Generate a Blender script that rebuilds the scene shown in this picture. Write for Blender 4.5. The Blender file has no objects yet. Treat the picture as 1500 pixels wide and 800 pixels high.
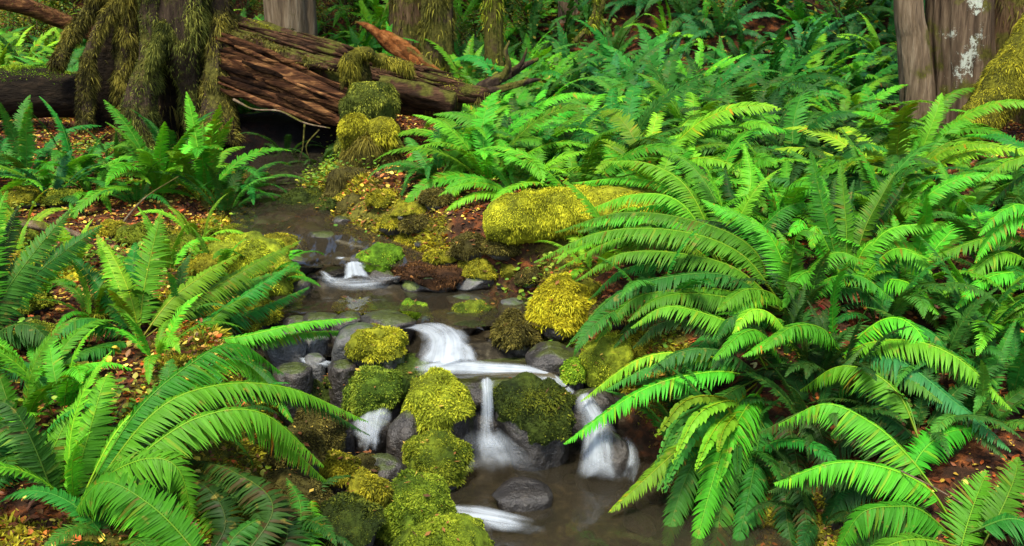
import bpy, bmesh, math, random
import numpy as np
from mathutils import Vector, Matrix, Euler

R = math.radians
rng = np.random.default_rng(11)
random.seed(5)
C = bpy.context.scene.collection
scene = bpy.context.scene

# ------------------------------------------------------------------ camera
H0, PITCH, FPX = 1.7, R(14), 1440.0
cam_d = bpy.data.cameras.new('camera')
cam = bpy.data.objects.new('camera', cam_d); C.objects.link(cam)
cam.location = (0, 0, H0); cam.rotation_euler = (R(90) - PITCH, 0, 0)
cam_d.sensor_width = 36.0; cam_d.lens = 36.0 * FPX / 1500.0
cam_d.clip_start = 0.05; cam_d.clip_end = 400
scene.camera = cam
CP, SP = math.cos(PITCH), math.sin(PITCH)

def at(u, v, Y):
    """point of the place seen in photo pixel (u, v) at ground distance Y"""
    a = (u - 750.0) / FPX; b = -(v - 400.0) / FPX
    dy = CP + b * SP; dz = -SP + b * CP
    k = Y / dy
    return np.array([a * k, Y, H0 + dz * k])

def px(Y, z=0.5):
    return (Y * CP + (H0 - z) * SP) / FPX      # metres per photo pixel

def to_px(p):
    f = p[1] * CP + (H0 - p[2]) * SP
    up = p[1] * SP - (H0 - p[2]) * CP
    return 750 + FPX * p[0] / f, 400 - FPX * up / f

# ------------------------------------------------------------------ noise
def _hash(ix, iy, iz, seed):
    h = (ix * 374761393 + iy * 668265263 + iz * 2147483647 + seed * 974634777) & 0xFFFFFFFF
    h = ((h ^ (h >> 13)) * 1274126177) & 0xFFFFFFFF
    h = ((h ^ (h >> 16)) * 2246822519) & 0xFFFFFFFF
    return ((h ^ (h >> 15)) & 0xFFFF) / 65535.0

def vnoise(P, seed=0):
    P = np.asarray(P, float)
    i = np.floor(P).astype(np.int64); f = P - i
    f = f * f * (3 - 2 * f)
    out = 0
    for dx in (0, 1):
        wx = f[..., 0] if dx else 1 - f[..., 0]
        for dy in (0, 1):
            wy = f[..., 1] if dy else 1 - f[..., 1]
            for dz in (0, 1):
                wz = f[..., 2] if dz else 1 - f[..., 2]
                out = out + wx * wy * wz * _hash(i[..., 0] + dx, i[..., 1] + dy, i[..., 2] + dz, seed)
    return out * 2 - 1

def fbm(P, seed=0, oct=4):
    P = np.asarray(P, float); a, s = 1.0, 0
    for k in range(oct):
        s = s + a * vnoise(P, seed + k * 17); P = P * 2.03 + 3.7; a *= .5
    return s / 1.6

def sstep(a, b, x):
    t = np.clip((x - a) / (b - a), 0, 1)
    return t * t * (3 - 2 * t)

# ------------------------------------------------------------------ mesh building
class MB:
    def __init__(self):
        self.V = []; self.T = []; self.F = []; self.M = []; self.n = 0; self.A = []
    def add(self, V, faces, tint=(1, 1, 1), mat=0, alpha=1.0):
        V = np.asarray(V, float).reshape(-1, 3)
        t = np.ones((len(V), 4)); t[:, :3] = np.asarray(tint); t[:, 3] = alpha
        self.V.append(V); self.T.append(t)
        for f in faces:
            f = np.asarray(f, np.int64)
            if len(f):
                self.F.append(f + self.n); self.M.append(np.full(len(f), mat))
        self.n += len(V)
    def mesh(self, name, mats, smooth=True):
        V = np.concatenate(self.V); T = np.concatenate(self.T)
        me = bpy.data.meshes.new(name)
        me.vertices.add(len(V)); me.vertices.foreach_set('co', V.astype(np.float32).ravel())
        loops = np.concatenate([f.ravel() for f in self.F])
        sizes = np.concatenate([np.full(len(f), f.shape[1]) for f in self.F])
        starts = np.concatenate([[0], np.cumsum(sizes)[:-1]])
        me.loops.add(len(loops)); me.loops.foreach_set('vertex_index', loops.astype(np.int32))
        me.polygons.add(len(sizes)); me.polygons.foreach_set('loop_start', starts.astype(np.int32))
        me.polygons.foreach_set('loop_total', sizes.astype(np.int32))
        me.polygons.foreach_set('material_index', np.concatenate(self.M).astype(np.int32))
        me.polygons.foreach_set('use_smooth', np.full(len(sizes), smooth))
        at_ = me.attributes.new('tint', 'FLOAT_COLOR', 'POINT')
        at_.data.foreach_set('color', T.astype(np.float32).ravel())
        me.update(calc_edges=True); me.validate()
        for m in (mats if isinstance(mats, (list, tuple)) else [mats]): me.materials.append(m)
        return me

def link(name, me, parent=None, loc=None):
    o = bpy.data.objects.new(name, me); C.objects.link(o)
    if parent is not None: o.parent = parent
    if loc is not None: o.location = loc
    return o

def empty(name, loc=(0, 0, 0), rz=0.0):
    o = bpy.data.objects.new(name, None); C.objects.link(o)
    o.empty_display_size = .1
    o.location = loc; o.rotation_euler = (0, 0, rz)
    return o

def tag(o, label=None, cat=None, group=None, kind=None):
    if label: o['label'] = label
    if cat: o['category'] = cat
    if group: o['group'] = group
    if kind: o['kind'] = kind
    return o

def place_child(name, mb, mats, root, smooth=True):
    """mesh given in world coordinates, parented to an unrotated empty"""
    off = np.array(root.location)
    mb.V = [v - off for v in mb.V]
    return link(name, mb.mesh(name, mats, smooth), root)

# ------------------------------------------------------------------ materials
def mat(name):
    m = bpy.data.materials.new(name); m.use_nodes = True
    nt = m.node_tree; nt.nodes.clear()
    out = nt.nodes.new('ShaderNodeOutputMaterial')
    return m, nt, out

def N(nt, t, **kw):
    n = nt.nodes.new('ShaderNode' + t)
    for k, v in kw.items():
        if k.startswith('i_'):
            n.inputs[k[2:].replace('_', ' ')].default_value = v
        else: setattr(n, k, v)
    return n

def ramp(nt, stops, interp='LINEAR'):
    r = nt.nodes.new('ShaderNodeValToRGB'); e = r.color_ramp.elements; r.color_ramp.interpolation = interp
    while len(e) < len(stops): e.new(.5)
    for i, (p, c) in enumerate(stops):
        e[i].position = p; e[i].color = (*c, 1) if len(c) == 3 else c
    return r

def noise_node(nt, scale, detail=4, coord='Object', stretch=None, rough=.55):
    tc = N(nt, 'TexCoord'); src = tc.outputs[coord]
    if stretch:
        mp = N(nt, 'Mapping'); mp.inputs['Scale'].default_value = stretch
        nt.links.new(src, mp.inputs['Vector']); src = mp.outputs['Vector']
    n = N(nt, 'TexNoise'); n.inputs['Scale'].default_value = scale; n.inputs['Detail'].default_value = detail
    n.inputs['Roughness'].default_value = rough
    nt.links.new(src, n.inputs['Vector'])
    return n

def mix(nt, f, a, b, mode='MIX'):
    m = nt.nodes.new('ShaderNodeMix'); m.data_type = 'RGBA'; m.blend_type = mode
    for sock, v in ((m.inputs[0], f), (m.inputs[6], a), (m.inputs[7], b)):
        if hasattr(v, 'links') or hasattr(v, 'is_linked'): nt.links.new(v, sock)
        else: sock.default_value = v if not isinstance(v, tuple) or len(v) == 4 else (*v, 1)
    return m.outputs[2]

def attr(nt, name='tint'):
    a = N(nt, 'Attribute'); a.attribute_name = name; return a

def leaf_material(name, transl=.35, rough=.55, use_object=True, spec=.15, back=None):
    m, nt, out = mat(name)
    a = attr(nt)
    col = a.outputs['Color']
    if use_object:
        oi = N(nt, 'ObjectInfo')
        col = mix(nt, 1.0, oi.outputs['Color'], col, 'MULTIPLY')
        hs = N(nt, 'HueSaturation')
        mr = N(nt, 'MapRange'); mr.inputs[3].default_value = .5; mr.inputs[4].default_value = 1.3
        nt.links.new(oi.outputs['Random'], mr.inputs[0]); nt.links.new(mr.outputs[0], hs.inputs['Value'])
        mr2 = N(nt, 'MapRange'); mr2.inputs[3].default_value = .480; mr2.inputs[4].default_value = .518
        mm = N(nt, 'Math', operation='FRACT'); mu = N(nt, 'Math', operation='MULTIPLY'); mu.inputs[1].default_value = 7.3
        nt.links.new(oi.outputs['Random'], mu.inputs[0]); nt.links.new(mu.outputs[0], mm.inputs[0])
        nt.links.new(mm.outputs[0], mr2.inputs[0]); nt.links.new(mr2.outputs[0], hs.inputs['Hue'])
        nt.links.new(col, hs.inputs['Color']); col = hs.outputs['Color']
        # pale and brown flecks of age
        nz = noise_node(nt, 26, 3)
        rp = ramp(nt, [(.62, (0, 0, 0)), (.72, (1, 1, 1))])
        nt.links.new(nz.outputs['Fac'], rp.inputs[0])
        col = mix(nt, rp.outputs['Color'], col, mix(nt, .6, col, (.22, .17, .03)))
    p = N(nt, 'BsdfPrincipled'); nt.links.new(col, p.inputs['Base Color'])
    p.inputs['Roughness'].default_value = rough; p.inputs['Specular IOR Level'].default_value = spec
    t = N(nt, 'BsdfTranslucent')
    tc_ = mix(nt, 1.0, col, (1.35, 1.1, .45), 'MULTIPLY')
    nt.links.new(tc_, t.inputs['Color'])
    ms = N(nt, 'MixShader'); ms.inputs[0].default_value = transl
    nt.links.new(p.outputs[0], ms.inputs[1]); nt.links.new(t.outputs[0], ms.inputs[2])
    nt.links.new(ms.outputs[0], out.inputs['Surface'])
    return m

M_FERN = leaf_material('fern_leaf', .34)
M_STALK = leaf_material('fern_stalk', .0, .5, True)
M_LEAF = leaf_material('small_leaf', .35, .45, False)
M_LITTER = leaf_material('dead_leaf', .15, .55, False, .25)
M_MOSS = leaf_material('moss_tuft', .30, .8, False, .1)

def moss_base(name):
    m, nt, out = mat(name)
    a = attr(nt); nz = noise_node(nt, 38, 5)
    rp = ramp(nt, [(.3, (.35, .33, .25)), (.55, (.9, .9, .9)), (.75, (1.35, 1.25, 1.0))])
    nt.links.new(nz.outputs['Fac'], rp.inputs[0])
    col = mix(nt, 1.0, a.outputs['Color'], rp.outputs['Color'], 'MULTIPLY')
    p = N(nt, 'BsdfPrincipled'); nt.links.new(col, p.inputs['Base Color'])
    p.inputs['Roughness'].default_value = .95; p.inputs['Specular IOR Level'].default_value = .1
    b = N(nt, 'Bump'); b.inputs['Strength'].default_value = .8; b.inputs['Distance'].default_value = .02
    nt.links.new(nz.outputs['Fac'], b.inputs['Height']); nt.links.new(b.outputs[0], p.inputs['Normal'])
    nt.links.new(p.outputs[0], out.inputs['Surface'])
    return m
M_MOSSBASE = moss_base('moss_mat')

def rock_material(name, c1, c2, rough=.45, moss=None, moss_lo=.35, moss_hi=.6):
    m, nt, out = mat(name)
    nz = noise_node(nt, 7, 8, rough=.65)
    rp = ramp(nt, [(.3, c1), (.7, c2)]); nt.links.new(nz.outputs['Fac'], rp.inputs[0])
    col = rp.outputs['Color']
    sp = noise_node(nt, 45, 3); rp2 = ramp(nt, [(.6, (1, 1, 1)), (.72, (1.7, 1.65, 1.5))])
    nt.links.new(sp.outputs['Fac'], rp2.inputs[0])
    col = mix(nt, 1.0, col, rp2.outputs['Color'], 'MULTIPLY')
    if moss:
        g = N(nt, 'NewGeometry'); sx = N(nt, 'SeparateXYZ'); nt.links.new(g.outputs['Normal'], sx.inputs[0])
        n3 = noise_node(nt, 9, 5); ad = N(nt, 'Math', operation='MULTIPLY_ADD')
        nt.links.new(n3.outputs['Fac'], ad.inputs[0]); ad.inputs[1].default_value = 1.1; nt.links.new(sx.outputs['Z'], ad.inputs[2])
        mr = N(nt, 'MapRange'); mr.inputs[1].default_value = moss_lo + .5; mr.inputs[2].default_value = moss_hi + .5
        nt.links.new(ad.outputs[0], mr.inputs[0])
        n4 = noise_node(nt, 30, 4); rp4 = ramp(nt, [(.3, tuple(x * .4 for x in moss)), (.7, moss)])
        nt.links.new(n4.outputs['Fac'], rp4.inputs[0])
        col = mix(nt, mr.outputs[0], col, rp4.outputs['Color'])
    p = N(nt, 'BsdfPrincipled'); nt.links.new(col, p.inputs['Base Color'])
    p.inputs['Roughness'].default_value = rough
    b = N(nt, 'Bump'); b.inputs['Strength'].default_value = 1.0; b.inputs['Distance'].default_value = .05
    nt.links.new(nz.outputs['Fac'], b.inputs['Height']); nt.links.new(b.outputs[0], p.inputs['Normal'])
    nt.links.new(p.outputs[0], out.inputs['Surface'])
    return m
M_WETROCK = rock_material('wet_rock', (.008, .007, .006), (.045, .038, .032), .34, (.05, .065, .010), .85, 1.0)
M_DARKROCK = rock_material('dark_rock', (.006, .005, .005), (.03, .026, .022), .3)
M_GREYROCK = rock_material('grey_rock', (.025, .025, .025), (.11, .11, .105), .5, (.05, .08, .012), .85, 1.1)
M_MOSSROCK = rock_material('mossy_rock', (.012, .010, .009), (.05, .045, .04), .45, (.09, .12, .015), .1, .5)

def bark_material(name, cols, moss=None, moss_amt=.5, stretch=(9, 9, 1.2), lichen=()):
    m, nt, out = mat(name)
    a = attr(nt)                                     # alpha-free tint: r = along, unused; used as multiplier
    nz = noise_node(nt, 3.0, 8, stretch=stretch, rough=.65)
    rp = ramp(nt, [(.28, cols[0]), (.5, cols[1]), (.72, cols[2])]); nt.links.new(nz.outputs['Fac'], rp.inputs[0])
    col = mix(nt, 1.0, rp.outputs['Color'], a.outputs['Color'], 'MULTIPLY')
    if moss:
        g = N(nt, 'NewGeometry'); sx = N(nt, 'SeparateXYZ'); nt.links.new(g.outputs['Normal'], sx.inputs[0])
        n3 = noise_node(nt, 5, 6); ad = N(nt, 'Math', operation='MULTIPLY_ADD')
        nt.links.new(sx.outputs['Z'], ad.inputs[0]); ad.inputs[1].default_value = .22
        n3m = N(nt, 'Math', operation='MULTIPLY_ADD'); n3m.inputs[1].default_value = 2.0; n3m.inputs[2].default_value = -.5; nt.links.new(n3.outputs['Fac'], n3m.inputs[0]); nt.links.new(n3m.outputs[0], ad.inputs[2])
        mr = N(nt, 'MapRange'); mr.inputs[1].default_value = 1.0 - moss_amt - .1; mr.inputs[2].default_value = 1.0 - moss_amt + .08
        nt.links.new(ad.outputs[0], mr.inputs[0])
        n4 = noise_node(nt, 40, 4); rp4 = ramp(nt, [(.3, tuple(x * .35 for x in moss)), (.7, moss)])
        nt.links.new(n4.outputs['Fac'], rp4.inputs[0])
        col = mix(nt, mr.outputs[0], col, rp4.outputs['Color'])
    for ctr, rad in lichen:                          # a crust of lichen with a ragged edge
        tc = N(nt, 'TexCoord'); mp = N(nt, 'Mapping'); mp.vector_type = 'TEXTURE'
        mp.inputs['Location'].default_value = ctr; mp.inputs['Scale'].default_value = rad; mp.inputs['Rotation'].default_value = (0, R(14), 0)
        nt.links.new(tc.outputs['Object'], mp.inputs[0])
        ln = N(nt, 'VectorMath', operation='LENGTH'); nt.links.new(mp.outputs[0], ln.inputs[0])
        n6 = noise_node(nt, 22, 8, rough=.8); a6 = N(nt, 'Math', operation='MULTIPLY_ADD'); a6.inputs[1].default_value = 5.0
        nt.links.new(n6.outputs['Fac'], a6.inputs[0]); nt.links.new(ln.outputs['Value'], a6.inputs[2])
        m6 = N(nt, 'MapRange'); m6.inputs[1].default_value = 2.9; m6.inputs[2].default_value = 3.15; m6.inputs[3].default_value = 1; m6.inputs[4].default_value = 0
        nt.links.new(a6.outputs[0], m6.inputs[0])
        col = mix(nt, m6.outputs[0], col, (.38, .41, .34))
    p = N(nt, 'BsdfPrincipled'); nt.links.new(col, p.inputs['Base Color']); p.inputs['Roughness'].default_value = .9
    p.inputs['Specular IOR Level'].default_value = .06
    b = N(nt, 'Bump'); b.inputs['Strength'].default_value = 1.0; b.inputs['Distance'].default_value = .04
    nt.links.new(nz.outputs['Fac'], b.inputs['Height']); nt.links.new(b.outputs[0], p.inputs['Normal'])
    nt.links.new(p.outputs[0], out.inputs['Surface'])
    return m
GOLD = (.20, .17, .018); GREENMOSS = (.10, .14, .015); OLIVE = (.10, .095, .02)
M_BARK_DARK = bark_material('dark_bark', [(.012, .008, .006), (.035, .024, .016), (.07, .05, .03)], OLIVE, .42)
M_BARK_BROWN = bark_material('brown_bark', [(.03, .018, .01), (.09, .055, .03), (.16, .11, .06)], OLIVE, .45)
M_BARK_PALE = bark_material('pale_bark', [(.04, .028, .018), (.14, .10, .062), (.27, .21, .14)], OLIVE, .25, (7, 7, .7))
M_BARK_MOSSY = bark_material('mossy_bark', [(.02, .013, .009), (.06, .04, .022), (.11, .08, .04)], OLIVE, .62)
M_ROT = bark_material('rotten_wood', [(.008, .004, .003), (.055, .023, .010), (.21, .105, .038)], None, 0, (1.6, 9, 9))
M_LOG = bark_material('log_bark', [(.008, .005, .004), (.04, .021, .012), (.11, .06, .032)], (.085, .085, .016), .28, (1.6, 8, 8))
M_LOG_BLACK = bark_material('black_bark', [(.004, .003, .003), (.012, .009, .006), (.03, .02, .012)], (.10, .14, .012), .0, (1.6, 8, 8))
M_SPLINTER = bark_material('splinter_wood', [(.035, .012, .005), (.16, .055, .014), (.30, .13, .045)], OLIVE, .18, (5, 5, 5))

def soil_material():
    m, nt, out = mat('forest_soil')
    a = attr(nt)
    n1 = noise_node(nt, 14, 8, rough=.7)
    rp = ramp(nt, [(.3, (.008, .005, .003)), (.48, (.035, .016, .008)), (.6, (.12, .038, .012)), (.75, (.26, .09, .022))])
    nt.links.new(n1.outputs['Fac'], rp.inputs[0])
    col = rp.outputs['Color']
    n2 = noise_node(nt, 2.6, 5); n2b = noise_node(nt, 45, 4)
    sep = N(nt, 'SeparateColor'); nt.links.new(a.outputs['Color'], sep.inputs[0])
    # r: moss amount, g: stream bed amount, b: amount of hollow shade painted into the earth
    ad = N(nt, 'Math', operation='ADD'); nt.links.new(n2.outputs['Fac'], ad.inputs[0]); nt.links.new(sep.outputs[0], ad.inputs[1])
    mr = N(nt, 'MapRange'); mr.inputs[1].default_value = .92; mr.inputs[2].default_value = 1.05; nt.links.new(ad.outputs[0], mr.inputs[0])
    rp2 = ramp(nt, [(.3, (.03, .032, .005)), (.7, (.13, .12, .015))]); nt.links.new(n2b.outputs['Fac'], rp2.inputs[0])
    col = mix(nt, mr.outputs[0], col, rp2.outputs['Color'])
    n5 = noise_node(nt, 22, 6); rp5 = ramp(nt, [(.3, (.007, .006, .005)), (.55, (.03, .025, .016)), (.8, (.10, .088, .06))])
    nt.links.new(n5.outputs['Fac'], rp5.inputs[0])
    col = mix(nt, sep.outputs[1], col, rp5.outputs['Color'])
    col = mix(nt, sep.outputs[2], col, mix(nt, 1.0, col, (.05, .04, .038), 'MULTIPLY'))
    p = N(nt, 'BsdfPrincipled'); nt.links.new(col, p.inputs['Base Color']); p.inputs['Roughness'].default_value = .9; p.inputs['Specular IOR Level'].default_value = .12
    b = N(nt, 'Bump'); b.inputs['Strength'].default_value = 1.0; b.inputs['Distance'].default_value = .03
    nt.links.new(n1.outputs['Fac'], b.inputs['Height']); nt.links.new(b.outputs[0], p.inputs['Normal'])
    nt.links.new(p.outputs[0], out.inputs['Surface'])
    return m
M_SOIL = soil_material()

def water_material():
    m, nt, out = mat('stream_water')
    tr = N(nt, 'BsdfTransparent'); tr.inputs[0].default_value = (.62, .56, .44, 1)
    g = N(nt, 'BsdfGlossy'); g.inputs['Roughness'].default_value = .07; g.inputs['Color'].default_value = (.9, .93, .95, 1)
    d = N(nt, 'BsdfDiffuse'); d.inputs[0].default_value = (.10, .085, .055, 1)
    fr = N(nt, 'Fresnel'); fr.inputs[0].default_value = 1.33
    nz = noise_node(nt, 3.5, 3, stretch=(2.2, .8, 1)); b = N(nt, 'Bump'); b.inputs['Strength'].default_value = .25; b.inputs['Distance'].default_value = .03
    nt.links.new(nz.outputs['Fac'], b.inputs['Height'])
    nt.links.new(b.outputs[0], g.inputs['Normal']); nt.links.new(b.outputs[0], fr.inputs['Normal'])
    m0 = N(nt, 'MixShader'); m0.inputs[0].default_value = .14
    nt.links.new(tr.outputs[0], m0.inputs[1]); nt.links.new(d.outputs[0], m0.inputs[2])
    m1 = N(nt, 'MixShader'); nt.links.new(fr.outputs[0], m1.inputs[0])
    nt.links.new(m0.outputs[0], m1.inputs[1]); nt.links.new(g.outputs[0], m1.inputs[2])
    nt.links.new(m1.outputs[0], out.inputs['Surface'])
    return m
M_WATER = water_material()

def foam_material():
    """silky white water: tint.r = across 0..1, tint.g = along (m), alpha = cover"""
    m, nt, out = mat('white_water')
    a = attr(nt); sep = N(nt, 'SeparateColor'); nt.links.new(a.outputs['Color'], sep.inputs[0])
    cx = N(nt, 'CombineXYZ')
    mu = N(nt, 'Math', operation='MULTIPLY'); mu.inputs[1].default_value = 4.5; nt.links.new(sep.outputs[0], mu.inputs[0])
    mv = N(nt, 'Math', operation='MULTIPLY'); mv.inputs[1].default_value = 1.4; nt.links.new(sep.outputs[1], mv.inputs[0])
    nt.links.new(mu.outputs[0], cx.inputs[0]); nt.links.new(mv.outputs[0], cx.inputs[1]); nt.links.new(sep.outputs[2], cx.inputs[2])
    nz = N(nt, 'TexNoise'); nz.inputs['Scale'].default_value = 1.6; nz.inputs['Detail'].default_value = 6; nz.inputs['Distortion'].default_value = .5; nt.links.new(cx.outputs[0], nz.inputs['Vector'])
    mr = N(nt, 'MapRange'); mr.inputs[1].default_value = .30; mr.inputs[2].default_value = .68; mr.inputs[3].default_value = .28; mr.inputs[4].default_value = 1.0
    nt.links.new(nz.outputs['Fac'], mr.inputs[0])
    n7 = noise_node(nt, 11, 4, rough=.6); r7 = N(nt, 'MapRange'); r7.inputs[1].default_value = .36; r7.inputs[2].default_value = .58; r7.inputs[3].default_value = .74; r7.inputs[4].default_value = 1.08
    nt.links.new(n7.outputs['Fac'], r7.inputs[0])
    mr0 = mr; mr = N(nt, 'Math', operation='MULTIPLY'); nt.links.new(mr0.outputs[0], mr.inputs[0]); nt.links.new(r7.outputs[0], mr.inputs[1])
    al = N(nt, 'Math', operation='MULTIPLY'); al.use_clamp = True
    nt.links.new(mr.outputs[0], al.inputs[0]); nt.links.new(a.outputs['Alpha'], al.inputs[1])
    d = N(nt, 'BsdfDiffuse'); d.inputs[0].default_value = (.47, .52, .57, 1)
    tl = N(nt, 'BsdfTranslucent'); tl.inputs[0].default_value = (.47, .52, .57, 1)
    md = N(nt, 'MixShader'); md.inputs[0].default_value = .3
    nt.links.new(d.outputs[0], md.inputs[1]); nt.links.new(tl.outputs[0], md.inputs[2])
    tr = N(nt, 'BsdfTransparent')
    m1 = N(nt, 'MixShader'); nt.links.new(al.outputs[0], m1.inputs[0]); nt.links.new(tr.outputs[0], m1.inputs[1]); nt.links.new(md.outputs[0], m1.inputs[2])
    nt.links.new(m1.outputs[0], out.inputs['Surface'])
    return m
M_FOAM = foam_material()

# ------------------------------------------------------------------ terrain
SY = [0.0, 1.5, 3.04, 3.4, 3.7, 3.9, 4.2, 4.5, 4.75, 4.88, 5.3, 5.6, 6.3, 7.5, 8.2]
SL = [-.35, -.40, -.62, -.75, -.78, -.80, -1.12, -1.25, -1.12, -1.08, -1.36, -1.48, -1.66, -1.75, -1.8]
SR = [1.0, .95, .80, .66, .50, .36, .12, .0, -.12, -.45, -.88, -1.18, -1.44, -1.5, -1.5]
ZY = [0, 3.72, 3.84, 4.06, 4.18, 4.82, 4.90, 5.3, 6.3, 7.5, 8.3]
ZZ = [0, 0.0, .30, .30, .42, .42, .52, .60, .72, .80, .84]
def water_z(Y): return np.interp(Y, ZY, ZZ)

def wshift(X, Y):
    X = np.asarray(X, float)
    return -.27 * sstep(.30, .50, -X) * (1 - sstep(4.34, 4.5, Y)) + .055 * fbm(np.stack([np.asarray(X, float) * 5, np.asarray(Y, float) * .7, 0 * X], -1), 61, 3)

def height(X, Y):
    X = np.asarray(X, float); Y = np.asarray(Y, float)
    zs = water_z(Y + wshift(X, Y)); xl = np.interp(Y, SY, SL); xr = np.interp(Y, SY, SR)
    P = np.stack([X, Y, 0 * X], -1)
    n1 = fbm(P * .8, 3); n2 = fbm(P * 3.1, 9); n3 = fbm(P * 11, 21, 3)
    left = np.interp(Y, [0, 1.5, 2.6, 3.6, 5.2, 6.2, 8, 9.5], [.02, .08, .17, .40, .57, .70, .85, 1.0])
    right = np.interp(Y, [0, 1.5, 2.5, 2.9, 3.3, 3.7, 4.1, 4.5, 5, 6, 8, 10], [-.10, -.05, .02, .09, .26, .42, .52, .58, .68, .80, .93, 1.06])
    dl = xl - X; dr = X - xr
    left = left + .03 * np.clip(dl, 0, 5) + .05 * n1 + .035 * n2 + .012 * n3
    right = right + .015 * np.clip(dr, 0, 4) + .06 * n1 + .045 * n2 + .012 * n3
    bed = zs - .09 + .03 * n2 + .02 * n3
    t_l = sstep(-.03, .42, dl + .06 * n2); t_r = sstep(-.03, .50, dr + .06 * n2)
    z = bed + (left - bed) * t_l
    z = np.where(dr > -.05, bed + (right - bed) * t_r, z)
    # the stream goes under the fallen log; the bank closes behind it
    cave = sstep(-2.6, -2.2, X) * (1 - sstep(-1.05, -.75, X))
    close = np.maximum(sstep(7.5, 8.5, Y + .25 * n1), cave * sstep(7.35, 7.6, Y + .12 * n2))
    far = np.maximum(left, right) * 0 + np.where(X > -1.5, right, left) + .05 + .15 * cave * (1 - sstep(7.9, 8.6, Y))
    z = z * (1 - close) + np.maximum(z, far) * close
    y0 = np.interp(X, [-8, -3, 0, 2, 6], [11.8, 10.8, 9.6, 8.7, 8.5])
    k = np.clip(Y - y0, 0, None)
    hill = .72 * (np.sqrt(k * k + .6) - math.sqrt(.6)) * (1 + .12 * n1) + sstep(0, 3, k) * (.25 * n1 + .12 * n2)
    side = .30 * np.clip(np.abs(X - .5) - 7.5, 0, None)
    return z + hill + side

def lines(*segs):
    out = []
    for a, b, s in segs: out += list(np.arange(a, b - 1e-6, s))
    return np.array(out + [segs[-1][1]])
gx = lines((-26, -8, .8), (-8, -3, .16), (-3, 3, .045), (3, 9, .16), (9, 26, .8))
gy = lines((-4, 1.2, .4), (1.2, 6, .04), (6, 9, .07), (9, 16, .16), (16, 46, .9))
GX, GY = np.meshgrid(gx, gy)
GZ = height(GX, GY)
def ground(x, y):
    """bilinear height of the terrain sheet"""
    x = np.asarray(x, float); y = np.asarray(y, float)
    i = np.clip(np.searchsorted(gx, x) - 1, 0, len(gx) - 2); j = np.clip(np.searchsorted(gy, y) - 1, 0, len(gy) - 2)
    fx = np.clip((x - gx[i]) / (gx[i + 1] - gx[i]), 0, 1); fy = np.clip((y - gy[j]) / (gy[j + 1] - gy[j]), 0, 1)
    return (GZ[j, i] * (1 - fx) * (1 - fy) + GZ[j, i + 1] * fx * (1 - fy) + GZ[j + 1, i] * (1 - fx) * fy + GZ[j + 1, i + 1] * fx * fy)

def moss_field(x, y):
    P = np.stack([np.asarray(x, float), np.asarray(y, float), 0 * np.asarray(x, float)], -1)
    n = fbm(P * 1.7, 77, 3)
    xl = np.interp(y, SY, SL); xr = np.interp(y, SY, SR)
    near = np.exp(-((x - xl + .3) / .45) ** 2) * .5 + np.exp(-((x - xr - .25) / .35) ** 2) * .45
    return np.clip(.10 + .06 * (np.asarray(x) < -.9) + .45 * n + near * (np.asarray(y) < 7), 0, 1) * (np.asarray(y) < 8.4)

nx, ny = len(gx), len(gy)
idx = np.arange(nx * ny).reshape(ny, nx)
quads = np.stack([idx[:-1, :-1], idx[:-1, 1:], idx[1:, 1:], idx[1:, :-1]], -1).reshape(-1, 4)
xl = np.interp(GY, SY, SL); xr = np.interp(GY, SY, SR)
bedm = sstep(-.12, .02, np.minimum(GX - xl, xr - GX)) * (GY < 8)
dark = sstep(5.9, 6.5, GY) * (1 - sstep(8.4, 9.0, GY)) * sstep(-2.9, -2.4, GX) * (1 - sstep(-1.15, -.8, GX))  # painted shade: blackens the soil in the hollow under the fallen log
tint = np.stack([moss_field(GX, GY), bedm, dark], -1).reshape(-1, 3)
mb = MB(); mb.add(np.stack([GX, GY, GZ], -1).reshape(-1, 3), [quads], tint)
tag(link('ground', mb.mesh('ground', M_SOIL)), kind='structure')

# ------------------------------------------------------------------ water
def pool(y0, y1, pad, z_of, seed, x_in=None):
    ys = np.arange(y0, y1 + .001, .02); ts = np.linspace(0, 1, 60)
    A, B = np.meshgrid(ys, ts, indexing='ij')
    l = np.interp(A, SY, SL) - pad; r = np.interp(A, SY, SR) + pad
    X = l + (r - l) * B
    Z = water_z(A + wshift(X, A)) + .006 * fbm(np.stack([X * 5, A * 3, 0 * X], -1), seed, 3)
    i = np.arange(A.size).reshape(A.shape)
    q = np.stack([i[:-1, :-1], i[:-1, 1:], i[1:, 1:], i[1:, :-1]], -1).reshape(-1, 4)
    dz = np.abs(Z[1:, :-1] - Z[:-1, :-1]).reshape(-1); q = q[dz < .010]
    m_ = MB(); m_.add(np.stack([X, A, Z], -1).reshape(-1, 3), [q])
    tag(link('water', m_.mesh('water', M_WATER)), kind='structure')
pool(-.5, 7.5, .15, None, 1)

def catmull(P, n):
    P = np.asarray(P, float)
    if len(P) == 2: return P[0] + (P[1] - P[0]) * np.linspace(0, 1, n)[:, None]
    Q = np.vstack([2 * P[0] - P[1], P, 2 * P[-1] - P[-2]])
    t = np.linspace(0, len(P) - 1 - 1e-9, n); i = t.astype(int); f = (t - i)[:, None]
    p0, p1, p2, p3 = Q[i], Q[i + 1], Q[i + 2], Q[i + 3]
    return .5 * ((2 * p1) + (-p0 + p2) * f + (2 * p0 - 5 * p1 + 4 * p2 - p3) * f ** 2 + (-p0 + 3 * p1 - 3 * p2 + p3) * f ** 3)

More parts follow.
